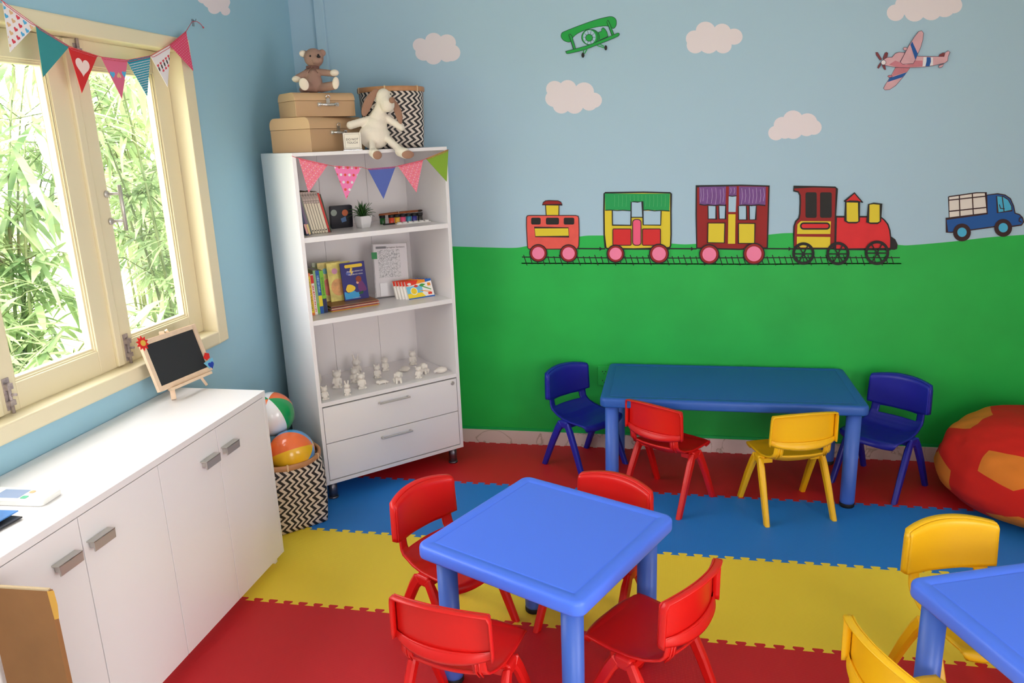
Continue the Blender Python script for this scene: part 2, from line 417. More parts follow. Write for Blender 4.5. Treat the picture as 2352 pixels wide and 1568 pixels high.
p.poly([(494, 220), (570, 220), (564, 376), (492, 376)], M_SKY)
p.line([(202, 300), (250, 308), (290, 304), (350, 312), (400, 306), (464, 312)], BLACK, 11); p.line([(496, 214), (530, 220), (572, 214)], BLACK, 9); p.line([(600, 312), (660, 306), (720, 312), (790, 304), (860, 312)], BLACK, 11)
p.shape([(288, 486), (456, 486), (450, 684), (284, 682)], M_YEL, 9); p.shape([(592, 490), (756, 490), (752, 688), (592, 688)], M_YEL, 9)
p.poly([(490, 398), (562, 398), (558, 692), (486, 692)], M_YEL)
wheel(p, 300, 798, 96, 12); wheel(p, 746, 792, 104, 12)
p.done('painted_carriage', 'dark red painted carriage with purple curtains')
# engine
p = Paint(*Cc); p.layer = 8
p.shape([(1570, 424), (2010, 424), (2050, 456), (2085, 500), (2105, 560), (2115, 640), (2110, 748), (1565, 750)], M_ENG, 14)
p.poly([(2118, 620), (2160, 650), (2184, 700), (2178, 745), (2150, 755), (2105, 752)], BLACK)
p.shape([(1146, 128), (1340, 124), (1560, 130), (1576, 145), (1562, 400), (1556, 742), (1146, 744), (1145, 600), (1148, 520), (1165, 470), (1195, 440), (1205, 400), (1210, 280), (1208, 210), (1190, 176), (1146, 165)], M_DRED, 15)
p.poly([(1215, 468), (1516, 470), (1510, 596), (1178, 596), (1182, 500)], M_YEL); p.poly([(1176, 622), (1510, 626), (1508, 732), (1174, 730)], M_YEL)
p.poly(rrect(1262, 180, 1374, 434, 18), M_BLK, .1); p.poly(rrect(1408, 180, 1524, 434, 18), M_BLK)
p.shape(rrect(1214, 488, 1500, 545, 28), M_ENG, 16)
p.shape([(1664, 275), (1796, 275), (1796, 470), (1770, 482), (1690, 482), (1660, 465)], M_YEL, 15); p.shape([(1648, 272), (1750, 186), (1832, 282), (1780, 268), (1700, 266)], M_RED, 12)
p.shape([(1892, 300), (1940, 290), (2014, 298), (2008, 470), (1980, 488), (1910, 488), (1882, 478)], M_YEL, 15)
for x, y, r in ((1240, 790, 98), (1584, 790, 102), (1974, 782, 108)):
    p.line(circ(x, y, r, 36), BLACK, 28, True)
    for k in range(3):
        a = math.radians((0, 58, 118)[k]); p.line([(x-r*math.cos(a), y+4-r*math.sin(a)), (x+r*math.cos(a), y+4+r*math.sin(a))], BLACK, 13, step=.2)
    p.poly(circ(x, y+6, 20, 14), BLACK)
p.done('painted_engine', 'red painted steam engine with two yellow funnels')
# truck (crop B)
p = Paint(1780, 400, 4.112); p.layer = 3
p.poly([(1640, 212), (1900, 175), (1992, 176), (2004, 372), (1645, 412)], M_CRM)
for ln in ([(1640, 212), (1900, 175), (1990, 174), (2004, 372), (1645, 412), (1638, 212)], [(1740, 200), (1746, 400)], [(1862, 184), (1872, 384)], [(1640, 245), (1994, 206)], [(1645, 350), (2000, 312)]): p.line(ln, M_OUT, 11)
p.shape([(1614, 420), (2004, 372), (1996, 196), (2100, 184), (2170, 196), (2220, 230), (2250, 300), (2264, 366), (2305, 380), (2335, 410), (2344, 450), (2325, 478), (2230, 492), (2100, 490), (1850, 525), (1660, 548), (1622, 546)], M_BLUE, 11, M_OUT)
p.shape([(2090, 205), (2150, 208), (2200, 240), (2232, 300), (2234, 342), (2160, 354), (2100, 362)], M_LBLUE, 9, M_OUT); p.line([(2142, 206), (2160, 354)], M_OUT, 9); p.line([(2114, 284), (2126, 322), (2166, 326)], M_OUT, 8)
p.line([(2330, 408), (2305, 412), (2300, 440), (2325, 452)], M_OUT, 9)
for x, y in ((1762, 548), (2150, 505)):
    p.poly(circ(x, y, 84, 32), M_OUT); p.poly(circ(x, y-2, 44, 26), M_LBLUE)
p.done('painted_truck', 'blue painted truck with a cream slatted load')
# biplane (crop scale 12.06)
p = Paint(1270, 20, 12.06); p.layer = 2
def lw(pts, m_, w=14, lm=None): p.shape(pts, m_, w, lm or pm('plane_line', (20, 70, 50)))
lw(smooth([(225, 740), (240, 690), (300, 640), (700, 480), (1150, 320), (1500, 230), (1650, 225), (1740, 290), (1762, 390), (1740, 490), (1665, 550), (1545, 490), (1400, 482), (1200, 510), (900, 590), (680, 690), (555, 800), (500, 905), (420, 925), (300, 880), (235, 800), (225, 740)], 3)[:-1], M_PG)
lw(circ(1080, 790, 205, 30, 215), M_PG); lw(circ(1020, 790, 225, 30, 215), M_PG); p.poly(circ(1010, 790, 175, 30, 195), M_SKY)
for k in range(10):
    a = 2*PI*k/10; p.line([(1010+90*math.cos(a), 795+95*math.sin(a)), (1010+170*math.cos(a), 795+190*math.sin(a))], pm('plane_line', (20, 70, 50)), 10, step=.05)
lw(circ(1005, 808, 98, 24), M_PG)
lw([(1255, 660), (1350, 625), (1352, 560), (1390, 528), (1440, 560), (1500, 650), (1530, 770), (1290, 880), (1290, 760)], M_PG)
lw([(1495, 370), (1525, 325), (1560, 380), (1700, 720), (1640, 750)], M_PG); lw([(445, 720), (475, 705), (530, 760), (635, 1110), (580, 1140)], M_PG)
lw(smooth([(368, 1210), (400, 1175), (900, 1040), (1300, 890), (1700, 720), (1800, 680), (1842, 700), (1800, 770), (1500, 900), (1200, 1020), (850, 1150), (500, 1235), (390, 1245), (368, 1210)], 3)[:-1], M_PG)
for ln in ([(850, 1150), (850, 1240)], [(950, 1130), (880, 1250)], [(1320, 990), (1420, 1050)], [(1230, 1025), (1430, 1090)]): p.line(ln, M_PG, 26)
p.poly([(x, y) for x, y in circ(838, 1290, 42, 20, 72)], M_BLK); p.poly(circ(1468, 1088, 40, 20, 72), M_BLK)
p.done('painted_biplane', 'green painted biplane tilted to the left')
# pink plane (crop scale 9.8)
p = Paint(2000, 60, 9.8); p.layer = 2
OL = pm('plane_outline', (90, 60, 80)); D = lambda pts, m_, w=9: p.shape(pts, m_, w, OL)
D([(555, 930), (890, 930), (740, 1130), (560, 1340), (420, 1430), (320, 1440), (285, 1400), (330, 1310), (440, 1140)], M_PLN); p.poly([(560, 935), (885, 935), (810, 1030), (465, 1135)], M_PLS)
p.poly([(430, 1165), (820, 1035), (710, 1150), (372, 1260)], M_BLUE); D(circ(430, 1130, 50, 14, 26), M_PLS)
for a in ([(105, 590), (150, 590), (250, 750), (205, 770), (115, 650)], [(265, 740), (310, 610), (350, 585), (382, 610), (370, 690), (290, 750)], [(145, 940), (160, 890), (215, 820), (225, 880), (170, 955)], [(245, 880), (310, 880), (335, 985), (300, 985)]): D(a, M_PLD, 7)
D([(1510, 690), (1540, 640), (1620, 600), (1680, 620), (1640, 700)], M_PLD); D([(1520, 930), (1520, 890), (1640, 850), (1600, 920), (1540, 945)], M_PLN)
D([(1640, 690), (1660, 600), (1730, 558), (1770, 590), (1730, 690), (1720, 780), (1660, 830), (1380, 895), (1150, 925), (800, 940), (560, 930), (320, 890), (240, 840), (300, 740), (370, 705), (470, 705), (540, 620), (620, 592), (760, 600), (1050, 682)], M_PLN)
p.poly([(400, 870), (540, 780), (650, 820), (780, 880), (1000, 780), (1150, 780), (1160, 905), (800, 932), (560, 922)], M_PLS)
p.poly([(1175, 700), (1385, 708), (1385, 885), (1150, 912)], M_WHT); p.poly([(1245, 700), (1335, 706), (1340, 800), (1310, 902), (1215, 908), (1240, 800)], M_BLUE)
D([(650, 810), (830, 470), (960, 260), (1060, 130), (1130, 110), (1172, 160), (1160, 300), (1110, 480), (990, 760), (940, 850), (700, 860)], M_PLN)
p.poly([(918, 350), (1045, 625), (990, 765), (878, 425)], M_BLUE); D(circ(760, 515, 45, 14, 34), M_PLN); D(circ(272, 822, 54, 18), M_WHT)
p.done('painted_aeroplane', 'pink painted aeroplane with blue stripes and a propeller')

# ------------------------------------------------------------------ left window
win = struct(thing('window_1', None, None, (0, 0, 0))); del_keys = [k for k in ('label', 'category') if k in win]
win['label'] = 'cream wooden casement window looking out on bamboo'
def ring_x(mb, x0, x1, y0, y1, z0, z1, w, wz=None, mi=0):
    wz = wz or w
    mb.box(x0, x1, y0, y0+w, z0, z1, mi); mb.box(x0, x1, y1-w, y1, z0, z1, mi)
    mb.box(x0, x1, y0+w, y1-w, z0, z0+wz, mi); mb.box(x0, x1, y0+w, y1-w, z1-wz, z1, mi)
mb = MB(); ring_x(mb, -.17, .014, WY0, WY1, WZ0, WZ1, .075, .055); mb.build('window_frame', CREAM, win, bevel=.006, bseg=3)
def clear_mat(name, tint, fac=.06, rough=.02):
    M = bpy.data.materials.new(name); M.use_nodes = True; nt = M.node_tree; nt.nodes.remove(nt.nodes['Principled BSDF'])
    out = [n_ for n_ in nt.nodes if n_.type == 'OUTPUT_MATERIAL'][0]; tr = nt.nodes.new('ShaderNodeBsdfTransparent'); tr.inputs[0].default_value = (*tint, 1)
    gl = nt.nodes.new('ShaderNodeBsdfGlossy'); gl.inputs['Roughness'].default_value = rough; mx = nt.nodes.new('ShaderNodeMixShader'); mx.inputs[0].default_value = fac
    nt.links.new(tr.outputs[0], mx.inputs[1]); nt.links.new(gl.outputs[0], mx.inputs[2]); nt.links.new(mx.outputs[0], out.inputs['Surface']); return M
GLASS = clear_mat('window_glass', (.97, .98, .97), .05)
IY = WY1-.075
hinge = []
for k in range(4):
    y1 = IY-.5675*k; y0 = y1-.5645; z0, z1 = .921, 2.109
    if y0 < WY0+.07: y0 = WY0+.076
    s_ = MB(); ring_x(s_, -.105, -.06, y0, y1, z0, z1, .094, .088); so = s_.build('sash', CREAM, win, bevel=.003)
    b_ = MB(); ring_x(b_, -.10, -.066, y0+.088, y1-.088, z0+.082, z1-.082, .012); ring_x(b_, -.10, -.072, y0+.098, y1-.098, z0+.092, z1-.092, .010); b_.build('glazing_bead', CREAM, so, bevel=.002)
    MB().box(-.088, -.084, y0+.10, y1-.10, z0+.094, z1-.094).build('glass', GLASS, so)
    if k < 3:
        MB().box(-.062, -.046, y0-.016, y0+.018, z0+.004, z1-.004).build('cover_strip', CREAM, so, bevel=.004)
    # tower bolts
    for zz, up in ((z0+.02, 0), (z1-.11, 1)) if k in (0, 1) else (((z0+.02, 0),)):
        yb = y0+.055
        q = MB(); q.box(-.06, -.056, yb-.013, yb+.013, zz-.01, zz+.095); q.tube([(-.05, yb, zz-.03 if not up else zz-.005), (-.05, yb, zz+.08 if not up else zz+.125)], .0055, 8)
        q.box(-.056, -.043, yb-.011, yb+.011, zz+.005, zz+.022); q.box(-.056, -.043, yb-.011, yb+.011, zz+.058, zz+.078); q.tube([(-.05, yb, zz+.04), (-.03, yb+.006, zz+.04)], .0045, 6)
        q.build('bolt', STEELD, so)
    if k == 0:
        q = MB(); yh = y0+.085
        q.tube([(-.015, yh+.02, 1.43), (-.015, yh+.02, 1.60)], .0075, 10)
        for zz in (1.467, 1.568):
            q.tube([(-.06, yh, zz), (-.015, yh+.02, zz)], .0055, 8); q.lathe([(.014, 0), (.014, .006), (.006, .008)], 14, 0, T(-.06, yh, zz) @ Ry(PI/2))
        q.build('handle', STEEL, so)
# other glazing that lets daylight in behind the camera
def plain_window(name, axis, plane, a0, a1, z0, z1, n=3):
    w = struct(thing(name, None, None)); mb = MB()
    def bx(p0, p1, u0, u1, v0, v1):
        if axis == 'x': mb.box(p0, p1, u0, u1, v0, v1)
        else: mb.box(u0, u1, p0, p1, v0, v1)
    bx(plane-.05, plane+.05, a0, a0+.06, z0, z1); bx(plane-.05, plane+.05, a1-.06, a1, z0, z1); bx(plane-.05, plane+.05, a0, a1, z0, z0+.06); bx(plane-.05, plane+.05, a0, a1, z1-.06, z1)
    for i in range(1, n):
        a = a0+(a1-a0)*i/n; bx(plane-.04, plane+.04, a-.05, a+.05, z0, z1)
    mb.build('window_frame', CREAM, w)
plain_window('window_2', 'x', RX+.1, *RW); plain_window('window_3', 'y', RY-.1, *FW)

# ------------------------------------------------------------------ foam mats
TS = .5667; NT = 9
def edge(n_teeth=NT, h=.0200, flip=1):
    """interlocking dovetail edge along u in 0..1 (times TS), offset v"""
    pts = []; pitch = TS/n_teeth
    for k in range(n_teeth):
        u = k*pitch
        pts += [(u, 0), (u+pitch*.45, 0), (u+pitch*.33, .62*h), (u+pitch*.38, h), (u+pitch*.90, h), (u+pitch*.95, .62*h), (u+pitch*.83, 0)]
    pts.append((TS, 0))
    return pts
E0 = edge()
def tile(ix, iy, m_, label, groups, wall_side=False):
    x0 = 2.419+ix*TS; y0 = -TS*(iy+1)
    g = .0006
    bottom = [(x0+u, y0+v) for u, v in E0]                       # teeth of neighbour below come up into this tile
    right = [(x0+TS+v, y0+u) for u, v in E0]
    if wall_side: right = [q for q in right if q[1] <= y0+TS-.045]+[(x0+TS, y0+TS-.0212)]
    topp = [(x0+u, y0+TS+v-(.021 if wall_side else 0)) for u, v in E0][::-1]
    left = [(x0+v, y0+u) for u, v in E0]
    if wall_side: left = [q for q in left if q[1] <= y0+TS-.045]+[(x0, y0+TS-.0212)]
    left = left[::-1]
    pts = []
    for seg in (bottom, right, topp, left):
        for q in seg:
            if not pts or (abs(q[0]-pts[-1][0])+abs(q[1]-pts[-1][1])) > 1e-6: pts.append(q)
    if abs(pts[0][0]-pts[-1][0])+abs(pts[0][1]-pts[-1][1]) < 1e-6: pts.pop()
    # clip to the room
    pts = [(min(max(x, .013), RX-.013), min(y, -.0125)) for x, y in pts]
    out = []
    for q in pts:
        if not out or (abs(q[0]-out[-1][0])+abs(q[1]-out[-1][1])) > 1e-6: out.append(q)
    me_ = MB(); cx, cy = x0+TS/2, y0+TS/2
    me_.prism([(a-cx, b-cy) for a, b in out], -.012, 0)
    o = me_.build('foam_mat', m_); o.location = (cx, cy, 0)
    tag(o, label, 'foam mat', groups); return o
coln = {F_RED: 'red', F_BLUE: 'blue', F_YEL: 'yellow'}
ords = ['', 'second', 'third', 'fourth', 'fifth', 'sixth', 'seventh', 'eighth']
rows = [(F_RED, 'along the painted wall', True), (F_BLUE, 'in the blue row', False), (F_YEL, 'in the yellow row', False), (F_RED, 'in the front red row', False)]
for iy, (m_, where, ws) in enumerate(rows):
    for i, ix in enumerate(range(-5, 4)):
        pos = ('leftmost' if i == 0 else (ords[i]+' from the left' if i < 8 else 'rightmost'))
        tile(ix, iy, m_, '%s interlocking foam floor mat %s, %s' % (coln[m_], where, pos), {0: 'red mats along the wall', 1: 'blue floor mats', 2: 'yellow floor mats', 3: 'front red floor mats'}[iy], ws)

# ------------------------------------------------------------------ tables
def table_top(L, W, z, th=.047, r=.035):
    def loop(ins, zz):
        a = L/2-ins; b = W/2-ins; rr = max(.004, r-ins)
        return [(x, y, zz) for x, y in rrect(-a, -b, a, b, rr, 6)]
    levels = [(.010, z-th), (.002, z-th+.004), (0, z-th+.010), (.0, z-.013), (.002, z-.006), (.006, z-.0015), (.012, z), (.040, z), (.0425, z-.0022), (.046, z-.0022), (.049, z-.0005)]
    vs = []; fs = []; n = None
    for ins, zz in levels:
        l = loop(ins, zz); n = len(l); vs += l
    for i in range(len(levels)-1):
        for k in range(n):
            fs.append((i*n+k, i*n+(k+1) % n, (i+1)*n+(k+1) % n, (i+1)*n+k))
    mb = MB(); mb.add(vs, fs, 0, True)
    mb.add(vs[-n:], [tuple(range(n))], 0, False); mb.add(vs[:n], [tuple(range(n-1, -1, -1))], 0, False)
    return mb
def make_table(label, x, y, rz, L, W, H, mtop, mleg, ins=.055, group=None):
    t = thing('play_table', label, 'table', (x, y, 0), rz, group)
    o = table_top(L, W, H).build('tabletop', mtop, t)
    for sx in (-1, 1):
        for sy in (-1, 1):
            M = T(sx*(L/2-ins), sy*(W/2-ins), 0)
            lg = MB().lathe([(.0315, .018), (.0325, .03), (.0325, H-.046)], 28, 0, M).build('leg', mleg, t)
            MB().lathe([(.030, 0), (.033, .004), (.033, .019), (.031, .021)], 28, 0, M).build('foot_cap', RUBBER, lg)
    return t
T1 = (1.6423, -1.9083, -.434); T3 = (3.046, -2.215, .370)
make_table('square blue plastic table with four red chairs around it', T1[0], T1[1], T1[2], .6, .6, .5085, P_BLUE, LEG_BLUE, .068)
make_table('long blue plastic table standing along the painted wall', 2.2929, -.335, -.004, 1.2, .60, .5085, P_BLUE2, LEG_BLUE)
make_table('blue plastic table at the right with yellow chairs, cut by the frame', T3[0], T3[1], T3[2], .6, .6, .5085, P_BLUE, LEG_BLUE)

# ------------------------------------------------------------------ chairs
def grid_shell(fn, nu, nv, skip=None, th=.006, mi=0):
    """fn(u in -1..1, v in 0..1) -> point; thickness along the normal; closed solid"""
    P = [[Vector(fn(-1+2*i/nu, j/nv)) for i in range(nu+1)] for j in range(nv+1)]
    N = [[None]*(nu+1) for _ in range(nv+1)]
    for j in range(nv+1):
        for i in range(nu+1):
            du = P[j][min(i+1, nu)]-P[j][max(i-1, 0)]; dv = P[min(j+1, nv)][i]-P[max(j-1, 0)][i]
            N[j][i] = du.cross(dv).normalized()
    mb = MB(); w = nu+1; tot = w*(nv+1)
    vs = [P[j][i] for j in range(nv+1) for i in range(w)]+[P[j][i]-N[j][i]*th for j in range(nv+1) for i in range(w)]
    cells = {(i, j) for j in range(nv) for i in range(nu) if not (skip and skip(-1+2*(i+.5)/nu, (j+.5)/nv))}
    fs = []
    for i, j in cells:
        a, b, c, d = j*w+i, j*w+i+1, (j+1)*w+i+1, (j+1)*w+i
        fs.append((a, b, c, d)); fs.append((tot+d, tot+c, tot+b, tot+a))
        for (di, dj, e0, e1) in ((0, -1, a, b), (1, 0, b, c), (0, 1, c, d), (-1, 0, d, a)):
            if (i+di, j+dj) not in cells: fs.append((e1, e0, tot+e0, tot+e1))
    mb.add(vs, fs, mi, True); return mb
def interp(tab, t):
    for k in range(len(tab)-1):
        if t <= tab[k+1][0]:
            a, b = tab[k], tab[k+1]; s_ = (t-a[0])/(b[0]-a[0]); s_ = s_*s_*(3-2*s_) if False else s_
            return [a[i]+(b[i]-a[i])*s_ for i in range(1, len(a))]
    return list(tab[-1][1:])
# t, y, z, half width, side lift, curve
SP = [(0, .166, .256, .118, 0, 0), (.05, .163, .272, .134, 0, 0), (.10, .148, .281, .141, 0, 0), (.2, .105, .281, .144, .001, 0), (.32, .045, .276, .144, .004, 0), (.44, -.015, .273, .142, .010, .0), (.54, -.062, .275, .139, .018, .004), (.62, -.094, .288, .134, .016, .010), (.70, -.112, .308, .134, .006, .019), (.78, -.1235, .330, .132, 0, .0245), (.88, -.128, .356, .131, 0, .0262), (1, -.1295, .390, .130, 0, .0262)]
def seat_fn(u, v):
    y, z, w, lift, cv = interp(SP, v)
    yy = y-cv*(1-u*u)-(0 if v > .1 else .030*abs(u)**3*(1-v/.1*.6))
    return (u*w, yy, z+lift*abs(u)**3-(.006*(1-u*u) if .1 < v < .6 else 0))
def back_fn(u, v):
    w = .150-.004*v-(.010*max(0, abs(v-.5)*2-.9)*10*.1)
    zb = .372-.014*(1-u*u); zt = .507+.017*(1-u*u)
    z = zb+(zt-zb)*v
    y = -.113-.004*v-.034*(1-u*u)+.012*v*v*0
    if v > .93: y -= .006*(v-.93)/.07
    return (u*w, y, z)
def leg_mb(sx, sy):
    pts = [Vector((sx*.118, sy*.004, .262)), Vector((sx*.139, sy*.010, .269)), Vector((sx*.1455, sy*.024, .262)), Vector((sx*.148, sy*.045, .232)), Vector((sx*.152, sy*.085, .150)), Vector((sx*.157, sy*.150, 0.0))]
    hw = [.0235, .023, .0205, .0190, .0180, .0160]; ht = [.012, .0130, .0135, .0135, .0130, .0115]
    vs = []; fs = []; oct_ = [(1, .55), (.6, 1), (-.6, 1), (-1, .55), (-1, -.55), (-.6, -1), (.6, -1), (1, -.55)]
    for i, p in enumerate(pts):
        t = (pts[min(i+1, 5)]-pts[max(i-1, 0)]).normalized()
        if i < 2:
            a = Vector((0, 1, 0)); b = t.cross(a).normalized()
        else:
            b = Vector((1, 0, 0)); a = b.cross(t).normalized(); b = t.cross(a).normalized()
        if a.y < 0: a = -a
        if i >= 2 and b.x*1 < 0: b = -b
        if i < 2 and b.z < 0: b = -b
        if i == 5: a = Vector((0, 1, 0)); b = Vector((1, 0, 0))
        if i in (0, 1): b = Vector((0, 0, 1))*1.0+Vector((sx*.3*i, 0, 0))
        if i == 2: b = (Vector((sx, 0, .5))).normalized()
        if i > 2 and sx < 0: b = -b
        for ca, cb in oct_: vs.append(p+a*(ca*hw[i])+b*(cb*ht[i]))
    for i in range(5):
        for k in range(8):
            fs.append((i*8+k, i*8+(k+1) % 8, (i+1)*8+(k+1) % 8, (i+1)*8+k))
    fs += [tuple(range(7, -1, -1)), tuple(range(40, 48))]
    return MB().add(vs, fs, 0, False)
def make_chair(m_, label, group):
    t = thing('kids_chair', label, 'chair', (0, 0, 0), 0, group)
    s_ = grid_shell(seat_fn, 28, 50, lambda u, v: abs(u) < .70 and .745 < v < .88, .0075)
    for sx in (-1, 1):
        s_.box(min(sx*.09, sx*.141), max(sx*.09, sx*.141), -.032, .032, .250, .272)
        for k in (0, 1): s_.tube([(sx*(.103+.010*k), -.1395+.0035*k, .362), (sx*(.103+.010*k), -.1345+.0035*k, .328), (sx*(.105+.010*k), -.1175+.0025*k, .303)], .0030, 6)
    s_.build('seat', m_, t)
    b_ = grid_shell(back_fn, 30, 14, None, .005)
    # rim that turns backwards round the panel
    def rim(u, v):
        p = Vector(back_fn(u, v)); return p
    loopf = [rim(-1+2*i/20, 1) for i in range(21)]+[rim(1, 1-j/8) for j in range(1, 9)]
    loopf = [rim(-1, j/8) for j in range(0, 8)]+[rim(-1+2*i/20, 1) for i in range(21)]+[rim(1, 1-j/8) for j in range(1, 9)]
    vs = []; fs = []; n = len(loopf); c = Vector((0, -.13, .42))
    for p in loopf:
        d = Vector((p.x-c.x, 0, p.z-c.z))
        out = Vector((1 if d.x > 0 else -1, 0, 0)) if abs(abs(p.x)) > .135 and p.z < .500 else Vector((0, 0, 1))
        q0 = p+Vector((0, .001, 0)); q1 = p+Vector((0, -.004, 0))+out*.004; q2 = p+Vector((0, -.022, -.001))+out*.006; q3 = p+Vector((0, -.024, 0))+out*.001; q4 = p+Vector((0, -.004, 0))-out*.003
        vs += [q0, q1, q2, q3, q4]
    for i in range(n-1):
        for k in range(5):
            fs.append((i*5+k, i*5+(k+1) % 5, (i+1)*5+(k+1) % 5, (i+1)*5+k))
    fs += [(4, 3, 2, 1, 0), tuple((n-1)*5+k for k in range(5))]
    b_.add(vs, fs, 0, True)
    # lower lip bulging backwards
    vs = []; fs = []
    nl = 20
    for i in range(nl+1):
        u = -1+2*i/nl; a = Vector(back_fn(u, 0)); b2 = Vector(back_fn(u, .17))
        k = (1-abs(u)**4)
        vs += [a, a+Vector((0, -.006-.012*k, -.003)), (a+b2)/2+Vector((0, -.010-.012*k, -.004)), b2+Vector((0, -.005, 0))]
    for i in range(nl):
        for k in range(3): fs.append((i*4+k, i*4+k+1, (i+1)*4+k+1, (i+1)*4+k))
    b_.add(vs, fs, 0, True)
    b_.build('backrest', m_, t)
    for sx in (-1, 1):
        MB().box(min(sx*.122, sx*.1565), max(sx*.122, sx*.1565), -.030, .030, .244, .2845).build('leg_bracket', m_, t, bevel=.010, bseg=4)
        for sy in (1, -1): leg_mb(sx, sy).build('leg', m_, t, bevel=.0025)
    return t
def tloc(Tb, a, b): c_, s_ = math.cos(Tb[2]), math.sin(Tb[2]); return (Tb[0]+a*c_-b*s_, Tb[1]+a*s_+b*c_)
protos = {}
MC = {'red': P_RED, 'yellow': P_YEL, 'navy': P_NAVY}
def chair(col, xy, rz, label, group):
    if col not in protos: c = protos[col] = make_chair(MC[col], label, group)
    else: c = copy_tree(protos[col]); c['label'] = label; c['group'] = group
    c.location = (xy[0], xy[1], 0); c.rotation_euler = (0, 0, rz)
    return c
GL = 'chairs at the long table'; GS = 'red chairs around the square table'; GR = 'yellow chairs at the right table'
chair('navy', (1.576, -.245), -2.265, 'navy blue plastic child chair at the left end of the long table', GL)
chair('navy', (3.035, -.320), 2.42, 'navy blue plastic child chair at the right end of the long table', GL)
chair('red', (2.016, -.600), -.568, 'red plastic child chair with its back turned, at the long table', GL)
chair('yellow', (2.556, -.638), .31, 'yellow plastic child chair at the long table, seen from behind', GL)
r1 = T1[2]
chair('red', (1.267, -1.742), -2.055, 'red plastic child chair on the storage cabinet side of the square table', GS)
chair('red', (1.438, -2.230), -.19, 'red plastic child chair in front of the square table, its back to the viewer', GS)
chair('red', (1.768, -1.660), 2.68, 'red plastic child chair mostly hidden behind the square table', GS)
chair('red', (1.972, -2.072), 1.03, 'red plastic child chair seen side-on, right of the square table', GS)
chair('yellow', (2.915, -1.855), -2.83, 'yellow plastic child chair behind the right-hand table', GR)
chair('yellow', tloc(T3, -.418, .035), T3[2]-PI/2, 'yellow plastic child chair cut by the bottom of the photo', GR)

# ------------------------------------------------------------------ low white cabinet under the window
LC = .4128; LT = .7698; LY = -1.404; LE = -2.80
t = thing('low_cabinet', 'long low white cabinet with four doors below the window', 'cabinet', (0, 0, 0))
mb = MB(); mb.box(.004, LC+.002, LE, LY, LT-.022, LT); mb.build('top_board', WHITE, t, bevel=.0012)
mb = MB(); mb.box(.004, LC-.018, LE, LE+.018, 0, LT-.022); mb.box(.004, LC-.022, LE+.018, LY-.018, .05, .068); mb.box(.004, .012, LE+.018, LY-.018, .068, LT-.022)
mb.box(.004, LC-.022, (LE+LY)/2-.009, (LE+LY)/2+.009, .068, LT-.022)
mb.box(.02, LC-.045, LE+.018, LY-.03, 0, .05); mb.build('body', WHITE2, t)
mb = MB(); mb.box(.004, LC, LY-.018, LY, .045, LT-.022); mb.box(.02, LC-.03, LY-.03, LY-.012, 0, .045); mb.build('side_panel', WHITE, t, bevel=.001)
dy = [LY-.018, -1.760, -2.0895, -2.441, LE]
for i in range(4):
    a, b = dy[i+1]+.0016, dy[i]-.0016
    d = MB().box(LC-.0185, LC, a, b, .045, LT-.0255).build('door', WHITE, t, bevel=.0012)
    hy = b-.008-.108 if i % 2 else a+.006
    if i % 2: yc = b-.072
    else: yc = a+.054
    q = MB(); q.box(LC, LC+.016, yc-.034, yc-.026, .640, .656); q.box(LC, LC+.016, yc+.026, yc+.034, .640, .656); q.box(LC, LC+.026, yc-.043, yc+.043, .660, .664); q.box(LC+.022, LC+.026, yc-.043, yc+.043, .634, .664)
    q.build('handle', STEEL, d, bevel=.0015)

# easel blackboard on the cabinet
WOOD = mat('pale_pine', (232, 204, 176), .5, vary=.06, vscale=40); SLATE = mat('blackboard', (42, 44, 48), .7, bump=.05)
E_RED = mat('felt_red', (214, 36, 34), .7); E_YEL = mat('badge_yellow', (222, 176, 70), .6); E_LB = mat('paper_light_blue', (120, 190, 222), .6); E_BL = mat('glitter_blue', (28, 62, 170), .5)
ez = math.atan2(-.126, .992)
t = thing('tabletop_blackboard', 'small wooden easel blackboard with a red sun, on the low cabinet', 'blackboard', (.114, -1.470, LT), ez)
# local: +x faces the room, +y along the board (to the corner)
TB = T(0, 0, .052) @ Ry(-.29)
def bb(mb, x0, x1, y0, y1, z0, z1): mb.box(x0, x1, y0, y1, z0, z1, 0, TB)
fr = MB(); w_, h_ = .151, .205
bb(fr, -.006, .008, -w_, -w_+.019, 0, h_); bb(fr, -.006, .008, w_-.019, w_, 0, h_); bb(fr, -.006, .008, -w_+.019, w_-.019, 0, .019); bb(fr, -.006, .008, -w_+.019, w_-.019, h_-.019, h_)
fr.build('frame', WOOD, t, bevel=.0015)
q = MB(); bb(q, -.003, .002, -w_+.019, w_-.019, .019, h_-.019); q.build('board', SLATE, t)
q = MB(); bb(q, -.006, .024, -.095, .125, -.012, -.001); q.build('ledge', WOOD, t, bevel=.001)
for sy, y_ in ((-1, -.085), (1, .105)):
    a = Vector((.006, y_, 0)); b = TB @ Vector((-.013, sy*.012, h_+.012)); d = (b-a)
    q = MB(); M = T(*a) @ d.to_track_quat('Z', 'X').to_matrix().to_4x4(); q.box(-.0055, .0055, -.0095, .0095, .003, d.length, 0, M); q.build('leg', WOOD, t, bevel=.001)
a = Vector((-.10, .01, 0)); b = TB @ Vector((-.018, 0, h_)); d = b-a
q = MB(); q.box(-.005, .005, -.009, .009, .003, d.length, 0, T(*a) @ d.to_track_quat('Z', 'X').to_matrix().to_4x4()); q.build('leg', WOOD, t, bevel=.001)
def badge(name, pts, m_, x, par, th=.002):
    q = MB(); M = TB @ Matrix(((0, 0, 1, x), (1, 0, 0, 0), (0, 1, 0, 0), (0, 0, 0, 1))); q.prism(pts, 0, th, 0, M); return q.build(name, m_, par)
star = [( -w_+.008+(.030 if k % 2 == 0 else .019)*math.cos(PI*k/10+.2), h_-.008+(.030 if k % 2 == 0 else .019)*math.sin(PI*k/10+.2)) for k in range(20)]
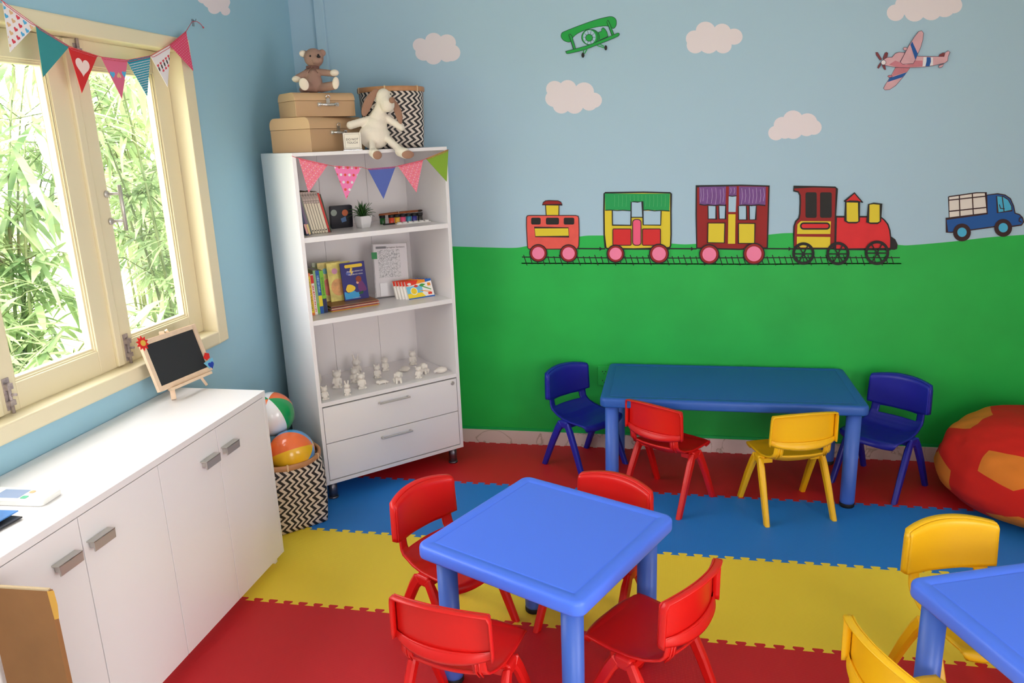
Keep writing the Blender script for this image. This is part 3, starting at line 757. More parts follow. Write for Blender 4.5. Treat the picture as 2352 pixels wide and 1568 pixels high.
sb = badge('sun_badge', star, E_RED, .010, t); badge('sun_centre', circ(-w_+.009, h_-.008, .0115, 20), E_YEL, .0122, sb)
badge('red_felt_badge', [(w_-.030, .060), (w_-.012, .078), (w_+.008, .070), (w_+.004, .052), (w_-.016, .046)], E_RED, .010, t)
pb = badge('light_blue_badge', [(w_-.038, .040), (w_+.020, .048), (w_+.012, .020), (w_-.018, .010)], E_LB, .009, t)
badge('blue_badge', heart(w_-.004, .022, .017)+[], E_BL, .0115, pb); 

# gadget and magazines at the left
GW = mat('white_gadget', (240, 240, 236), .35); GS_ = mat('gadget_screen', (150, 170, 205), .25); GGR = mat('gadget_green', (90, 190, 150), .5); GOR = mat('gadget_orange', (236, 180, 130), .5)
t = thing('handheld_scanner', 'flat white device with a blue-grey screen on the low cabinet', 'electronic device', (.197, -2.405, LT+.0005), .07)
MB().prism(rrect(-.105, -.042, .105, .042, .012), 0, .016).build('body', GW, t, bevel=.002)
MB().prism(rrect(-.06, -.026, .02, .026, .002), .0161, .0166).build('screen', GS_, t)
MB().prism(rrect(.026, -.028, .044, -.012, .003), .0161, .0172).build('green_button', GGR, t)
MB().prism(rrect(.026, .006, .042, .022, .007), .0161, .0172).build('orange_button', GOR, t)
MAG = mat('magazine_blue_cover', (70, 130, 200), .3, vary=.3, vscale=12); MAGB = mat('magazine_black_cover', (26, 28, 36), .35)
def booklet(name, label, cat, cx, cy, rz, w, h, th, z, m_, curl=0.0):
    t = thing(name, label, cat, (cx, cy, z), rz)
    q = MB(); n_ = 8
    for i in range(n_):
        u0, u1 = -w/2+w*i/n_, -w/2+w*(i+1)/n_; c0, c1 = curl*(i/n_)**2, curl*((i+1)/n_)**2
        vs = [(u0, -h/2, c0), (u1, -h/2, c1), (u1, h/2, c1), (u0, h/2, c0), (u0, -h/2, c0+th), (u1, -h/2, c1+th), (u1, h/2, c1+th), (u0, h/2, c0+th)]
        q.add(vs, [(0, 3, 2, 1), (4, 5, 6, 7), (0, 1, 5, 4), (3, 7, 6, 2)]+([(0, 4, 7, 3)] if i == 0 else [])+([(1, 2, 6, 5)] if i == n_-1 else []), 0)
    q.build('pages', m_, t); return t
booklet('magazine', 'dark magazine lying under the blue one at the left', 'magazine', .200, -2.575, -.10, .20, .15, .003, LT+.0005, MAGB, .004)
booklet('magazine', 'shiny blue magazine on the low cabinet at the left edge', 'magazine', .187, -2.570, -.02, .19, .15, .003, LT+.0085, MAG, .006)

# cardboard panel
CB = mat('cardboard', (150, 104, 62), .8, bump=.15, bscale=60, vary=.08, vscale=8); CBE = mat('cardboard_edge', (200, 176, 140), .85, bump=.9, bscale=260); TAPE = mat('amber_tape', (226, 170, 70), .3)
t = thing('cardboard_carton', 'flattened brown cardboard carton standing at the bottom left', 'cardboard', (.43, -2.762, 0), .043)
MB().box(0, .17, -.004, .004, 0, .735).box(0, .168, .005, .012, 0, .73).build('panel', CB, t)
MB().box(0, .17, -.0042, .0042, .735, .739).build('corrugated_edge', CBE, t)
MB().prism([(.168, .735), (.186, .738), (.188, .70), (.184, .664), (.172, .66)], -.0052, -.0045, 0, Matrix(((1, 0, 0, 0), (0, 0, 1, 0), (0, 1, 0, 0), (0, 0, 0, 1)))).build('tape', TAPE, t)

# ------------------------------------------------------------------ tall white shelf unit
KX, KY, KR = .4797, -.426, .7933
MK = T(KX, KY, 0) @ Rz(KR)
KW, KD = .392, .229
t = thing('shelf_unit', 'tall white open shelf unit with two drawers, set across the corner', 'shelf unit', (KX, KY, 0), KR)
zt, zb, th = 1.687, .092, .018
for sx in (-1, 1): MB().box(min(sx*KW, sx*(KW-th)), max(sx*KW, sx*(KW-th)), -KD, KD, zb, zt-.016).build('side_panel', WHITE, t, bevel=.001)
MB().box(-KW, KW, -KD, KD, zt-.016, zt).build('top_panel', WHITE, t, bevel=.001)
MB().box(-KW+th, KW-th, -KD, KD, zb, zb+.018).build('bottom_panel', WHITE, t, bevel=.001)
q = MB()
for a, b in ((-KW+th, -.117), (-.1155, .1455), (.147, KW-th)): q.box(a, b, KD-.012, KD-.004, zb+.018, zt-.016)
q.build('back_panel', WHITE2, t)
for zz, thk in ((1.311, .024), (.922, .024), (.515, .020)):
    MB().box(-KW+th, KW-th, -KD+.004, KD-.012, zz-thk, zz).build('shelf', WHITE, t, bevel=.0012)
for i, (z0, z1) in enumerate(((.307, .489), (.115, .303))):
    d = MB().box(-KW+th+.003, KW-th-.003, -KD+.001, -KD+.018, z0, z1).build('drawer', WHITE, t, bevel=.001)
    MB().box(-KW+th+.02, KW-th-.02, -KD+.018, KD-.03, z0+.01, z1-.04).build('drawer_box', WHITE2, d)
    zh = z1-.034
    q = MB(); q.box(-.083, -.075, -KD-.020, -KD+.001, zh-.004, zh+.004); q.box(.075, .083, -KD-.020, -KD+.001, zh-.004, zh+.004); q.box(-.085, .085, -KD-.026, -KD-.018, zh-.004, zh+.004)
    q.build('handle', STEEL, d, bevel=.001)
    if i == 0: MB().lathe([(.011, 0), (.011, .003), (.009, .004)], 18, 0, T(.346, -KD+.001, .468) @ Rx(PI/2)).box(.3452, .3468, -KD-.004, -KD-.003, .462, .474).build('lock', STEEL, d)
for sx in (-1, 1):
    for sy in (-1, 1): MB().lathe([(.022, .006), (.0215, zb)], 22, 0, T(sx*(KW-.045), sy*(KD-.045), 0)).lathe([(.025, 0), (.025, .008), (.022, .010)], 22, 0, T(sx*(KW-.045), sy*(KD-.045), 0)).build('foot', FOOTM, t)
def kthing(name, label, cat, x, y, z, rz=0, group=None):
    P = MK @ Vector((x, y, z)); return thing(name, label, cat, P, KR+rz, group)

# ------------------------------------------------------------------ suitcases on top
KRAFT = mat('kraft_board', (204, 168, 128), .65, bump=.08, bscale=150); KRAFT2 = mat('kraft_board_dark', (192, 156, 118), .65, bump=.08, bscale=150)
def suitcase(label, x, y, z, rz, L, W, H, hx):
    t = kthing('toy_suitcase', label, 'suitcase', x, y, z, rz, 'kraft suitcases stacked on the shelf unit')
    def prof(z0, z1, e, rt):
        pts = [(-W/2-e, z0), (W/2+e, z0), (W/2+e, z1-rt)]
        if rt: pts += [(W/2+e-rt+rt*math.cos(a), z1-rt+rt*math.sin(a)) for a in [PI/2*k/8 for k in range(1, 9)]]+[(-W/2-e+rt-rt*math.sin(a), z1-rt+rt*math.cos(a)) for a in [PI/2*k/8 for k in range(0, 9)]]
        else: pts = [(-W/2-e, z0), (W/2+e, z0), (W/2+e, z1), (-W/2-e, z1)]
        return pts
    M = Matrix(((0, 0, 1, 0), (1, 0, 0, 0), (0, 1, 0, 0), (0, 0, 0, 1)))
    zs = H*.66
    MB().prism(prof(.0, zs-.001, 0, 0), -L/2, L/2, 0, M).build('body', KRAFT2, t, bevel=.002)
    MB().prism(prof(zs, H, .0012, .034), -L/2-.0012, L/2+.0012, 0, M).build('lid', KRAFT, t, bevel=.0015)
    yf = -W/2; q = MB(); zh = zs-.018
    pts = [(hx-.042, yf-.006, zh), (hx-.036, yf-.016, zh), (hx-.018, yf-.020, zh-.002), (hx+.018, yf-.020, zh-.002), (hx+.036, yf-.016, zh), (hx+.042, yf-.006, zh)]
    q.tube(pts, [.004, .005, .0062, .0062, .005, .004], 8)
    for sx in (-1, 1): q.box(hx+sx*.044-.009, hx+sx*.044+.009, yf-.007, yf+.0005, zh-.008, zh+.008); q.ell((hx+sx*.044, yf-.008, zh), (.006, .004, .006), 0, None, 10, 6)
    q.build('handle', CHROME, t)
    q = MB(); q.box(hx-.009, hx+.009, yf-.006, yf, zs-.012, zs+.010); q.tube([(hx-.008, yf-.007, zs+.008), (hx-.010, yf-.009, zs+.018), (hx, yf-.010, zs+.025), (hx+.010, yf-.009, zs+.018), (hx+.008, yf-.007, zs+.008)], .0022, 6); q.build('latch', CHROME, t)
    return t
suitcase('larger brown kraft suitcase on top of the shelf unit, lowest of the two', -.160, .042, 1.6872, .419, .356, .262, .156, .0)
suitcase('smaller brown kraft suitcase on the larger one', -.165, .010, 1.8445, .08, .300, .190, .108, .01)

# ------------------------------------------------------------------ plush toys
FACE = 0.392-KR
TEDB = mat('teddy_brown_plush', (166, 132, 118), .95, bump=.8, bscale=420); TEDC = mat('teddy_cream_plush', (236, 222, 206), .95, bump=.6, bscale=420); NOSE = mat('black_nose', (18, 16, 18), .35)
RIB = mat('brown_ribbon', (120, 84, 76), .6)
t = kthing('teddy_bear', 'brown teddy bear with cream paws sitting on the small suitcase', 'teddy bear', -.172, -.005, 1.9530, FACE-.1); t.scale = (1, 1, .89)
def z2(X, Y): z = (755-Y)/2190; return (X-610)/2190+.10*z, z
bd = MB()
bd.ell((*[(0)], 0, .058)[:3] if False else (-.003, 0, .055), (.040, .036, .055)); bd.ell((.002, 0, .098), (.028, .026, .030))
hx, hz = z2(590, 372); bd.ell((hx, -.004, hz), (.045, .041, .048)); mx_, mz_ = z2(632, 405); bd.ell((mx_, -.034, mz_+.002), (.026, .020, .022))
for X, Y in ((487, 322), (668, 318)): ex_, ez_ = z2(X, Y); bd.ell((ex_, .006, ez_), (.019, .010, .019))
bd.cap((-.020, 0, .108), (-.070, -.022, .078), .018, .017); bd.cap((.022, 0, .106), (.095, -.022, .093), .018, .017)
bd.cap((-.018, -.010, .028), (-.034, -.062, .030), .026, .024); bd.cap((.030, -.004, .026), (.092, -.050, .032), .024, .022); bd.ell((-.052, .004, .020), (.022, .024, .020))
bd.build('body', TEDB, t, remesh=.0035, smoothit=3)
for X, Y in ((485, 322),): ex_, ez_ = z2(X, Y); MB().ell((ex_-.003, -.002, ez_), (.0165, .008, .0165)).build('ear_lining', TEDC, t)
for c in ((-.076, -.028, .071), (.100, -.030, .096)): MB().ell(c, (.021, .016, .017)).build('paw', TEDC, t, smoothit=0)
MB().ell((-.036, -.083, .040), (.022, .007, .031), R=Matrix.Rotation(-.15, 3, 'Y')).build('foot_pad', TEDC, t)
MB().ell((.106, -.067, .042), (.016, .010, .031), R=Matrix.Rotation(.12, 3, 'Y')).build('foot_pad', TEDC, t)
nx_, nz_ = z2(655, 372); MB().ell((nx_, -.054, nz_), (.0085, .005, .0065)).build('nose', NOSE, t)
for X, Y in ((568, 360), (648, 350)): q_ = z2(X, Y); MB().ell((q_[0], -.0435 if X < 600 else -.041, q_[1]), (.0042, .004, .0052)).build('eye', NOSE, t)
q = MB(); q.lathe([(.030, .124), (.031, .130), (.030, .136)], 20, 0, T(-.001, -.002, 0), cap=False)
for a in ((-.035, -.034, .112), (.03, -.034, .120), (-.018, -.034, .098), (.025, -.034, .096)): q.tube([(0, -.032, .128), ((a[0])*.5, -.037, (a[2]+.128)/2+.006), a], [.003, .0028, .0015], 6)
q.ell((0, -.034, .128), (.005, .004, .005)); q.build('bow', RIB, t)

DOGC = mat('dog_cream_plush', (234, 224, 208), .95, bump=.6, bscale=350); DOGB = mat('dog_brown_plush', (156, 118, 98), .95, bump=.6, bscale=350)
t = kthing('plush_dog', 'cream plush dog with brown ears, legs hanging over the shelf edge', 'plush toy', .040, -.160, 1.687, FACE); t.scale = (.95, .95, .95)
def d2(X, Y): z = (1390-Y)/2244; return (X-1313)/2244+.10*z, z
bd = MB()
bd.ell((.0, 0, .066), (.078, .058, .066)); bd.ell((.012, 0, .105), (.056, .046, .060)); x_, z_ = d2(1340, 1030); bd.ell((x_, 0, z_), (.042, .036, .040))
x_, z_ = d2(1385, 850); x1_, z1_ = d2(1432, 915); bd.cap((d2(1382, 815)[0], -.010, d2(1382, 815)[1]), (x1_, -.038, z1_), .033, .037, 8); bd.ell((x_+.004, -.018, z_), (.040, .036, .050)); bd.cap((x_, -.010, z_-.02), (d2(1340, 1000)[0], 0, d2(1340, 1000)[1]), .032, .034, 4)
a = d2(1215, 1060); b = d2(1035, 1120); bd.cap((a[0]+.02, 0, a[1]), (b[0], -.018, b[1]), .020, .021)
a = d2(1440, 1060); b = d2(1600, 1165); bd.cap((a[0], 0, a[1]), (b[0], -.016, b[1]), .020, .017)
a = d2(1270, 1310); b = d2(1285, 1420); bd.cap((a[0], -.035, a[1]+.01), (b[0], -.085, b[1]+.005), .017, .018); bd.cap((b[0], -.085, b[1]), (b[0]+.012, -.118, b[1]-.008), .024, .026, 4)
a = d2(1480, 1310); b = d2(1580, 1420); bd.cap((a[0]-.01, -.035, a[1]+.01), (b[0], -.085, b[1]+.005), .018, .019); bd.cap((b[0], -.085, b[1]), (b[0]+.024, -.118, b[1]-.010), .026, .027, 4)
bd.build('body', DOGC, t, remesh=.004, smoothit=4)
def ear(pts, ws, y):
    q = MB(); P = [d2(*p) for p in pts]; n = len(P); N_ = 10; vs = []; fs = []
    for i, (x, z) in enumerate(P):
        j0, j1 = max(i-1, 0), min(i+1, n-1); tx, tz = P[j1][0]-P[j0][0], P[j1][1]-P[j0][1]; l = math.hypot(tx, tz); nx, nz = -tz/l, tx/l
        for k in range(N_):
            an = 2*PI*k/N_; vs.append((x+nx*ws[i]*math.cos(an), y-.004*i/n+.006*math.sin(an), z+nz*ws[i]*math.cos(an)))
    for i in range(n-1):
        for k in range(N_): fs.append((i*N_+k, i*N_+(k+1) % N_, (i+1)*N_+(k+1) % N_, (i+1)*N_+k))
    fs += [tuple(range(N_)), tuple(range((n-1)*N_, n*N_))]
    q.add(vs, fs, 0, True); return q.build('ear', DOGB, t, subsurf=1)
ear([(1330, 745), (1290, 780), (1240, 850), (1205, 930), (1180, 1000), (1175, 1030)], [.008, .016, .022, .023, .018, .006], -.022)
ear([(1500, 860), (1530, 930), (1560, 1010), (1580, 1080), (1590, 1130)], [.006, .018, .020, .015, .005], -.020)
x_, z_ = d2(1480, 872); MB().ell((x_, -.070, z_), (.015, .010, .015)).build('nose', DOGB, t)
x_, z_ = d2(1478, 806); MB().ell((x_-.006, -.052, z_), (.0034, .004, .0034)).build('eye', NOSE, t)
b = d2(1285, 1420); MB().ell((b[0]+.018, -.141, b[1]-.013), (.022, .006, .021), R=Matrix.Rotation(.25, 3, 'X')).build('sole', DOGB, t)
b = d2(1580, 1420); MB().ell((b[0]+.034, -.141, b[1]-.016), (.030, .006, .020), R=Matrix.Rotation(.25, 3, 'X')).build('sole', DOGB, t)

# sign
CARD = mat('ivory_card', (232, 224, 208), .6); INK = mat('dark_ink', (60, 54, 52), .6); ACR = clear_mat('clear_acrylic', (.9, .9, .92), .14, .08)
t = kthing('notice_card', 'small standing card reading do not touch beside the suitcases', 'sign', -.088, -.195, 1.6875, FACE+.05)
TS_ = Rx(-.12)
MB().box(-.043, .043, -.018, .020, 0, .003).box(-.042, .042, -.0015, .0015, .003, .081, 0, TS_).build('stand', ACR, t)
MB().box(-.0395, .0395, -.0032, -.0018, .006, .079, 0, TS_).build('card', CARD, t)
q = MB(); Mt = TS_ @ T(0, -.0034, .0) @ Rx(PI/2)
for a, b_, c_, d_ in ((-.034, .034, .011, .0117), (-.034, .034, .073, .0737), (-.034, -.0333, .011, .0737), (.0333, .034, .011, .0737)): q.box(a, b_, -.0040, -.0033, c_, d_, 0, TS_)
text_mb(q, 'DO NOT', .0140, Mt @ T(0, .049, 0)); text_mb(q, 'TOUCH', .0140, Mt @ T(0, .034, 0)); q.build('lettering', INK, t)

# ------------------------------------------------------------------ woven baskets
def chevron(name, nu, nv, amp, slant):
    M = bpy.data.materials.new(name); M.use_nodes = True; nt = M.node_tree; b = nt.nodes['Principled BSDF']; b.inputs['Roughness'].default_value = .6
    uv = nt.nodes.new('ShaderNodeUVMap'); sp = nt.nodes.new('ShaderNodeSeparateXYZ'); nt.links.new(uv.outputs['UV'], sp.inputs[0])
    def mth(op, a, b_=None, c=None):
        n_ = nt.nodes.new('ShaderNodeMath'); n_.operation = op
        for i, v in enumerate((a, b_, c)):
            if v is None: continue
            if isinstance(v, (int, float)): n_.inputs[i].default_value = v
            else: nt.links.new(v, n_.inputs[i])
        return n_.outputs[0]
    u, v = sp.outputs[0], sp.outputs[1]
    steps = 4
    vs_ = mth('MULTIPLY', v, nv*steps*2); vq = mth('DIVIDE', mth('FLOOR', vs_), steps*2)
    vq = mth('ADD', vq, mth('MULTIPLY', mth('FRACT', vs_), .7/(steps*2)))
    tri = mth('PINGPONG', vq, .5)
    w = mth('FRACT', mth('ADD', mth('ADD', mth('MULTIPLY', u, nu), mth('MULTIPLY', tri, amp)), mth('MULTIPLY', v, slant)))
    blk = mth('LESS_THAN', w, .5)
    mx = nt.nodes.new('ShaderNodeMix'); mx.data_type = 'RGBA'; nt.links.new(blk, mx.inputs['Factor'])
    mx.inputs['A'].default_value = (*lin((222, 208, 196)), 1); mx.inputs['B'].default_value = (*lin((30, 24, 26)), 1)
    nt.links.new(mx.outputs['Result'], b.inputs['Base Color'])
    wv = mth('PINGPONG', mth('MULTIPLY', u, nu*6), .5); wz = mth('PINGPONG', mth('MULTIPLY', v, nv*steps*2), .5)
    bp = nt.nodes.new('ShaderNodeBump'); bp.inputs['Strength'].default_value = .35; bp.inputs['Distance'].default_value = .002
    nt.links.new(mth('ADD', wv, wz), bp.inputs['Height']); nt.links.new(bp.outputs['Normal'], b.inputs['Normal'])
    return M
RIM = mat('bamboo_rim', (188, 134, 92), .45, vary=.12, vscale=25); RIMW = mat('rim_wrap', (222, 190, 150), .6)
def basket(t, rt, rb, H, m_, sq=.75, zsh=0):
    """round rim, rounded-square foot"""
    seg = 72; nz = 16; vs = []; fs = []; uvs = []
    def rad(a, v):
        r = rb+(rt-rb)*v**.8
        k = (1-v)**1.3*sq; c_, s_ = abs(math.cos(a)), abs(math.sin(a)); p_ = 2+14*k
        return r*(1/((c_**p_+s_**p_)**(1/p_)))
    for j in range(nz+1):
        v = j/nz
        for k in range(seg+1):
            a = 2*PI*k/seg; r = rad(a, v); vs.append((r*math.cos(a), r*math.sin(a), H*v+.002)); uvs.append((k/seg, v))
    W1 = seg+1
    for j in range(nz):
        for k in range(seg): fs.append((j*W1+k, j*W1+k+1, (j+1)*W1+k+1, (j+1)*W1+k))
    o0 = len(vs)
    for j in range(nz+1):
        v = j/nz
        for k in range(seg+1):
            a = 2*PI*k/seg; r = rad(a, v)-.006; vs.append((r*math.cos(a), r*math.sin(a), max(H*v+.002, .008))); uvs.append((k/seg, v))
    for j in range(nz):
        for k in range(seg): fs.append((o0+j*W1+k, o0+(j+1)*W1+k, o0+(j+1)*W1+k+1, o0+j*W1+k+1))
    fs.append(tuple(range(seg-1, -1, -1))); fs.append(tuple(o0+k for k in range(seg)))
    me = bpy.data.meshes.new('wall'); me.from_pydata(vs, [], fs); uvl = me.uv_layers.new(name='UVMap')
    for pl in me.polygons:
        pl.use_smooth = len(pl.vertices) == 4
        for li in pl.loop_indices: uvl.data[li].uv = uvs[me.loops[li].vertex_index]
    me.materials.append(m_); o = bpy.data.objects.new('woven_side', me); COL.objects.link(o); o.parent = t
    q = MB(); q.lathe([(rt-.008, H-.018), (rt+.003, H-.018), (rt+.005, H-.014), (rt+.005, H+.003), (rt+.002, H+.006), (rt-.008, H+.006), (rt-.010, H), (rt-.008, H-.018)], 64, 0, None, True, False)
    ro = q.build('rim', RIM, t)
    q = MB()
    for k in range(6):
        for d in (0,) if k != 2 else (-.06, -.03, 0, .03, .06):
            a = 2*PI*k/6+.3+d; q.box(rt-.010, rt+.007, -.0035, .0035, H-.020, H+.008, 0, Rz(a))
    q.build('rim_binding', RIMW, ro)
CH1 = chevron('black_white_chevron_weave', 34, 8, 1.6, -3.0)
t = kthing('woven_basket', 'black and white zigzag basket on top of the shelf unit', 'basket', .240, .040, 1.687, FACE, 'zigzag woven baskets')
basket(t, .163, .140, .288, CH1, .35)
t = thing('woven_basket', 'black and white zigzag basket on the floor holding beach balls', 'basket', (.256, -1.045, 0), math.atan2(.731, .682), 'zigzag woven baskets')
basket(t, .166, .138, .33, CH1, .9)

# beach balls
B_OR = mat('ball_orange', (238, 112, 58), .22, coat=.4); B_YE = mat('ball_yellow', (240, 186, 38), .22, coat=.4); B_BL = mat('ball_blue', (70, 150, 216), .22, coat=.4); B_WH = mat('ball_white', (236, 236, 240), .22, coat=.4); B_GR = mat('ball_green', (24, 152, 84), .22, coat=.4)
def beach_ball(label, c, r, mats, rot):
    mb = MB(); seg = 48; rings = 28; vs = []; fs = []; mi = []
    for i in range(rings+1):
        th = PI*i/rings
        for k in range(seg):
            ph = 2*PI*k/seg; vs.append((r*math.sin(th)*math.cos(ph), r*math.sin(th)*math.sin(ph), r*math.cos(th)))
    for i in range(rings):
        for k in range(seg):
            k2 = (k+1) % seg
            f = (k, (i+1)*seg+k, (i+1)*seg+k2) if i == 0 else ((i*seg+k, (i+1)*seg+k, i*seg+k2) if i == rings-1 else (i*seg+k, (i+1)*seg+k, (i+1)*seg+k2, i*seg+k2))
            mb.add([vs[j] for j in f], [tuple(range(len(f)))], (k*6//seg), True)
    ms = (mats*6)[:6]
    o = mb.build('beach_ball', ms); bm = bmesh.new(); bm.from_mesh(o.data); bmesh.ops.remove_doubles(bm, verts=bm.verts, dist=1e-5); bm.to_mesh(o.data); bm.free()
    A_ = Vector(rot[0]).normalized(); F_ = Vector(rot[1]); F_ = (F_-A_*F_.dot(A_)).normalized(); X_ = F_.cross(A_); o.location = c; o.rotation_euler = Matrix((X_, F_, A_)).transposed().to_euler()
    tag(o, label, 'beach ball', 'beach balls in the floor basket'); return o
UP_ = Vector((0, 0, 1)); RT_ = Vector((.864, .503, 0)); TC_ = Vector((.503, -.864, 0))
beach_ball('beach ball with a large yellow panel, at the front of the basket', (.312, -1.063, .351), .104, [B_OR, B_YE, B_BL, B_OR, B_YE, B_BL], (RT_+TC_*.30+UP_*.35, TC_*.9-UP_*.05-RT_*.1))
beach_ball('beach ball showing green and white panels, highest of the three', (.188, -.985, .505), .104, [B_WH, B_GR, B_OR, B_WH, B_GR, B_OR], (UP_*.78+TC_*.42-RT_*.05, RT_*.85+TC_*.45))
beach_ball('orange beach ball half hidden behind the low cabinet end', (.150, -1.160, .400), .095, [B_OR, B_OR, B_YE, B_WH, B_OR, B_WH], (UP_, RT_+TC_))

# ------------------------------------------------------------------ bunting
STRING = mat('red_white_twine', (214, 92, 104), .8, vary=.5, vscale=400)
def flag(parent, a, b, tip, base, label, pats=(), nrm=(1, 0, 0), two=None):
    """a, b top corners, tip; 3-D points. pats: (shape, colour) in barycentric-ish 2-D (u along top 0..1, v down 0..1)"""
    a, b, tip = Vector(a), Vector(b), Vector(tip); n = (b-a).cross(tip-a).normalized()
    if n.dot(Vector(nrm)) < 0: n = -n
    q = MB(); th = .0006
    vs = [a+n*th, b+n*th, tip+n*th, a-n*th, b-n*th, tip-n*th]
    q.add(vs, [(0, 1, 2), (3, 5, 4), (0, 3, 4, 1), (1, 4, 5, 2), (2, 5, 3, 0)])
    mats_ = [base]; ex_ = (b-a); L = ex_.length; ex_ = ex_/L; ey_ = (tip-a) - ex_*(tip-a).dot(ex_); H = ey_.length; ey_ = ey_/H; tu = (tip-a).dot(ex_)
    def inside(x, y, mrg=0):
        if y < -mrg: return False
        lx = tu*y/H; rx = L+(tu-L)*y/H; return lx+mrg*.6 <= x <= rx-mrg*.6 and y <= H
    for poly, m_, clip in pats(L, H, tu) if callable(pats) else ():
        if m_ not in mats_: mats_.append(m_)
        pts = poly
        if clip:
            # clip polygon against the triangle edges
            tri = [(0, 0), (L, 0), (tu, H)]
            for k in range(3):
                p0, p1 = tri[k], tri[(k+1) % 3]; out = []
                def sd(p): return (p1[0]-p0[0])*(p[1]-p0[1])-(p1[1]-p0[1])*(p[0]-p0[0])
                for i in range(len(pts)):
                    A_, B_ = pts[i], pts[(i+1) % len(pts)]; sa, sb_ = sd(A_), sd(B_)
                    if sa >= 0: out.append(A_)
                    if sa*sb_ < 0: t_ = sa/(sa-sb_); out.append((A_[0]+(B_[0]-A_[0])*t_, A_[1]+(B_[1]-A_[1])*t_))
                pts = out
                if len(pts) < 3: break
        if len(pts) < 3: continue
        for sgn in (1,):
            vs = [a+ex_*x+ey_*y+n*(th+.0003)*sgn for x, y in pts]
            q.add(vs, [tuple(range(len(vs)))], mats_.index(m_))
    me = bpy.data.meshes.new('pennant'); me.from_pydata(q.v, [], q.f)
    for x in mats_: me.materials.append(x)
    me.polygons.foreach_set('material_index', q.mi); me.update()
    o = bpy.data.objects.new('pennant', me); COL.objects.link(o); o.parent = parent; o['label'] = label
    # twine stitched over the pennant
    st = MB(); k_ = 9
    st.tube([a+(b-a)*(i/k_)+ey_*.006*(1 if 0 < i < k_ else .2)+n*(.0016 if i % 2 else .0022) for i in range(k_+1)], .0011, 5)
    st.build('stitched_twine', STRING, o)
    return o
PF = lambda n_, c_: mat('pennant_'+n_, c_, .7)
f_wh = PF('white', (236, 230, 232)); f_teal = PF('teal', (52, 142, 146)); f_red = PF('red', (206, 40, 42)); f_pink = PF('pink', (222, 108, 140)); f_ging = PF('gingham', (34, 146, 170)); f_dot = PF('dotted_pink', (222, 72, 110))
f_lb = PF('light_blue', (84, 176, 222)); f_tan = PF('tan', (226, 184, 140)); f_hr = PF('heart_red', (214, 70, 84)); f_cream = PF('cream', (240, 214, 208)); f_bk = PF('charcoal', (56, 44, 48)); f_pk2 = PF('rose', (238, 128, 150)); f_pk3 = PF('candy_pink', (244, 130, 184)); f_or = PF('orange_red', (226, 84, 66)); f_blu = PF('blue', (84, 102, 178)); f_gn = PF('green', (134, 172, 50)); f_yl = PF('yellow', (244, 200, 110))
def pat_hearts(L, H, tu):
    out = []; cs = [f_lb, f_tan, f_hr]; k = 0
    y = .016; r = 0
    while y < H:
        x = .008+(r % 2)*.013
        while x < L: out.append((heart(x, y, .0085, 14, -1), cs[(k+r) % 3], True)); x += .026; k += 1
        y += .020; r += 1
    return out
def pat_dots(c_, s_, r_, off=.5):
    def f(L, H, tu):
        out = []; y = s_*.6; k = 0
        while y < H:
            x = s_*(.3+off*(k % 2))
            while x < L: out.append((circ(x, y, r_, 8), c_, True)); x += s_
            y += s_*.75; k += 1
        return out
    return f
def pat_multi(L, H, tu):
    out = []; k = 0; y = .008; r = 0; cs = [f_wh, f_yl, f_or, f_wh]
    while y < H:
        x = .004+(r % 2)*.007
        while x < L: out.append((circ(x, y, .0019, 7), cs[(k*2+r) % 4], True)); x += .014; k += 1
        y += .0105; r += 1
    return out
def pat_big(L, H, tu):
    out = []; y = .006; r = 0
    while y < H:
        k = r
        x = .006+.008*(r % 2)
        while x < L: out.append((circ(x, y, .0062, 14), (f_wh, f_or)[k % 2], True)); x += .0205; k += 1
        y += .033; r += 1
    return out
def pat_ging(L, H, tu):
    out = []; y = .014; s_ = .0085; r = 0
    while y < H:
        x = 0
        while x < L: out.append(([(x, y), (x+s_*.55, y), (x+s_*.55, y+s_*.42), (x, y+s_*.42)], f_wh, True)); x += s_
        y += s_; r += 1
    return out
def pat_bigheart(L, H, tu): return [(heart(L*.45, H*.36, L*.26, 30, -1), f_cream, True)]
def pat_three(L, H, tu): return [(heart(L*.32, H*.40, L*.10, 18, -1), f_lb, True), (heart(L*.56, H*.41, L*.09, 18, 1), f_tan, True), (heart(L*.78, H*.36, L*.10, 18, -1), f_lb, True)]
def pat_cards(L, H, tu):
    out = []
    for k in range(6): x = L*(.16+.145*k); y = H*(.40-.02*k); out.append((heart(x, y-.010, .0075, 14, -1), f_hr, True)); out.append((circ(x, y+.003, .0048, 12, .0085), f_bk, True)); out.append((heart(x, y+.018, .0075, 14, 1), f_hr, True)) if k in (1, 2, 3) else None
    return out
bw = thing('wall_bunting', 'string of patterned paper pennants hung above the cream window', 'bunting', (0, 0, 0))
PX = .040
def pw(x, y, d=0): return hit(x, y, 0, PX+d)
fl = [((-96, -52), (-10, -8), (-40, 100), f_teal, 'teal paper pennant at the far left end', ()), ((5, 2), (82, 58), (23, 120), f_wh, 'white pennant with coloured hearts', pat_hearts), ((82, 58), (160, 106), (99, 177), f_teal, 'plain teal pennant', ()), ((156, 107), (223, 129), (188, 214), f_red, 'red pennant with a pale heart', pat_bigheart),
      ((232, 131), (293, 139), (280, 227), f_pink, 'pink pennant with three small hearts', pat_three), ((291, 139), (345, 127), (338, 221), f_ging, 'teal and white gingham pennant', pat_ging), ((346, 130), (391, 104), (385, 200), f_wh, 'white pennant with a row of red and black hearts', pat_cards), ((389, 103), (427, 71), (444, 163), f_dot, 'deep pink pennant with tiny white dots', pat_dots(f_wh, .0125, .0014))]
for a, b, c_, m_, lab, pt in fl: flag(bw, pw(*a), pw(*b), pw(*c_), m_, lab, pt, (1, 0, 0))
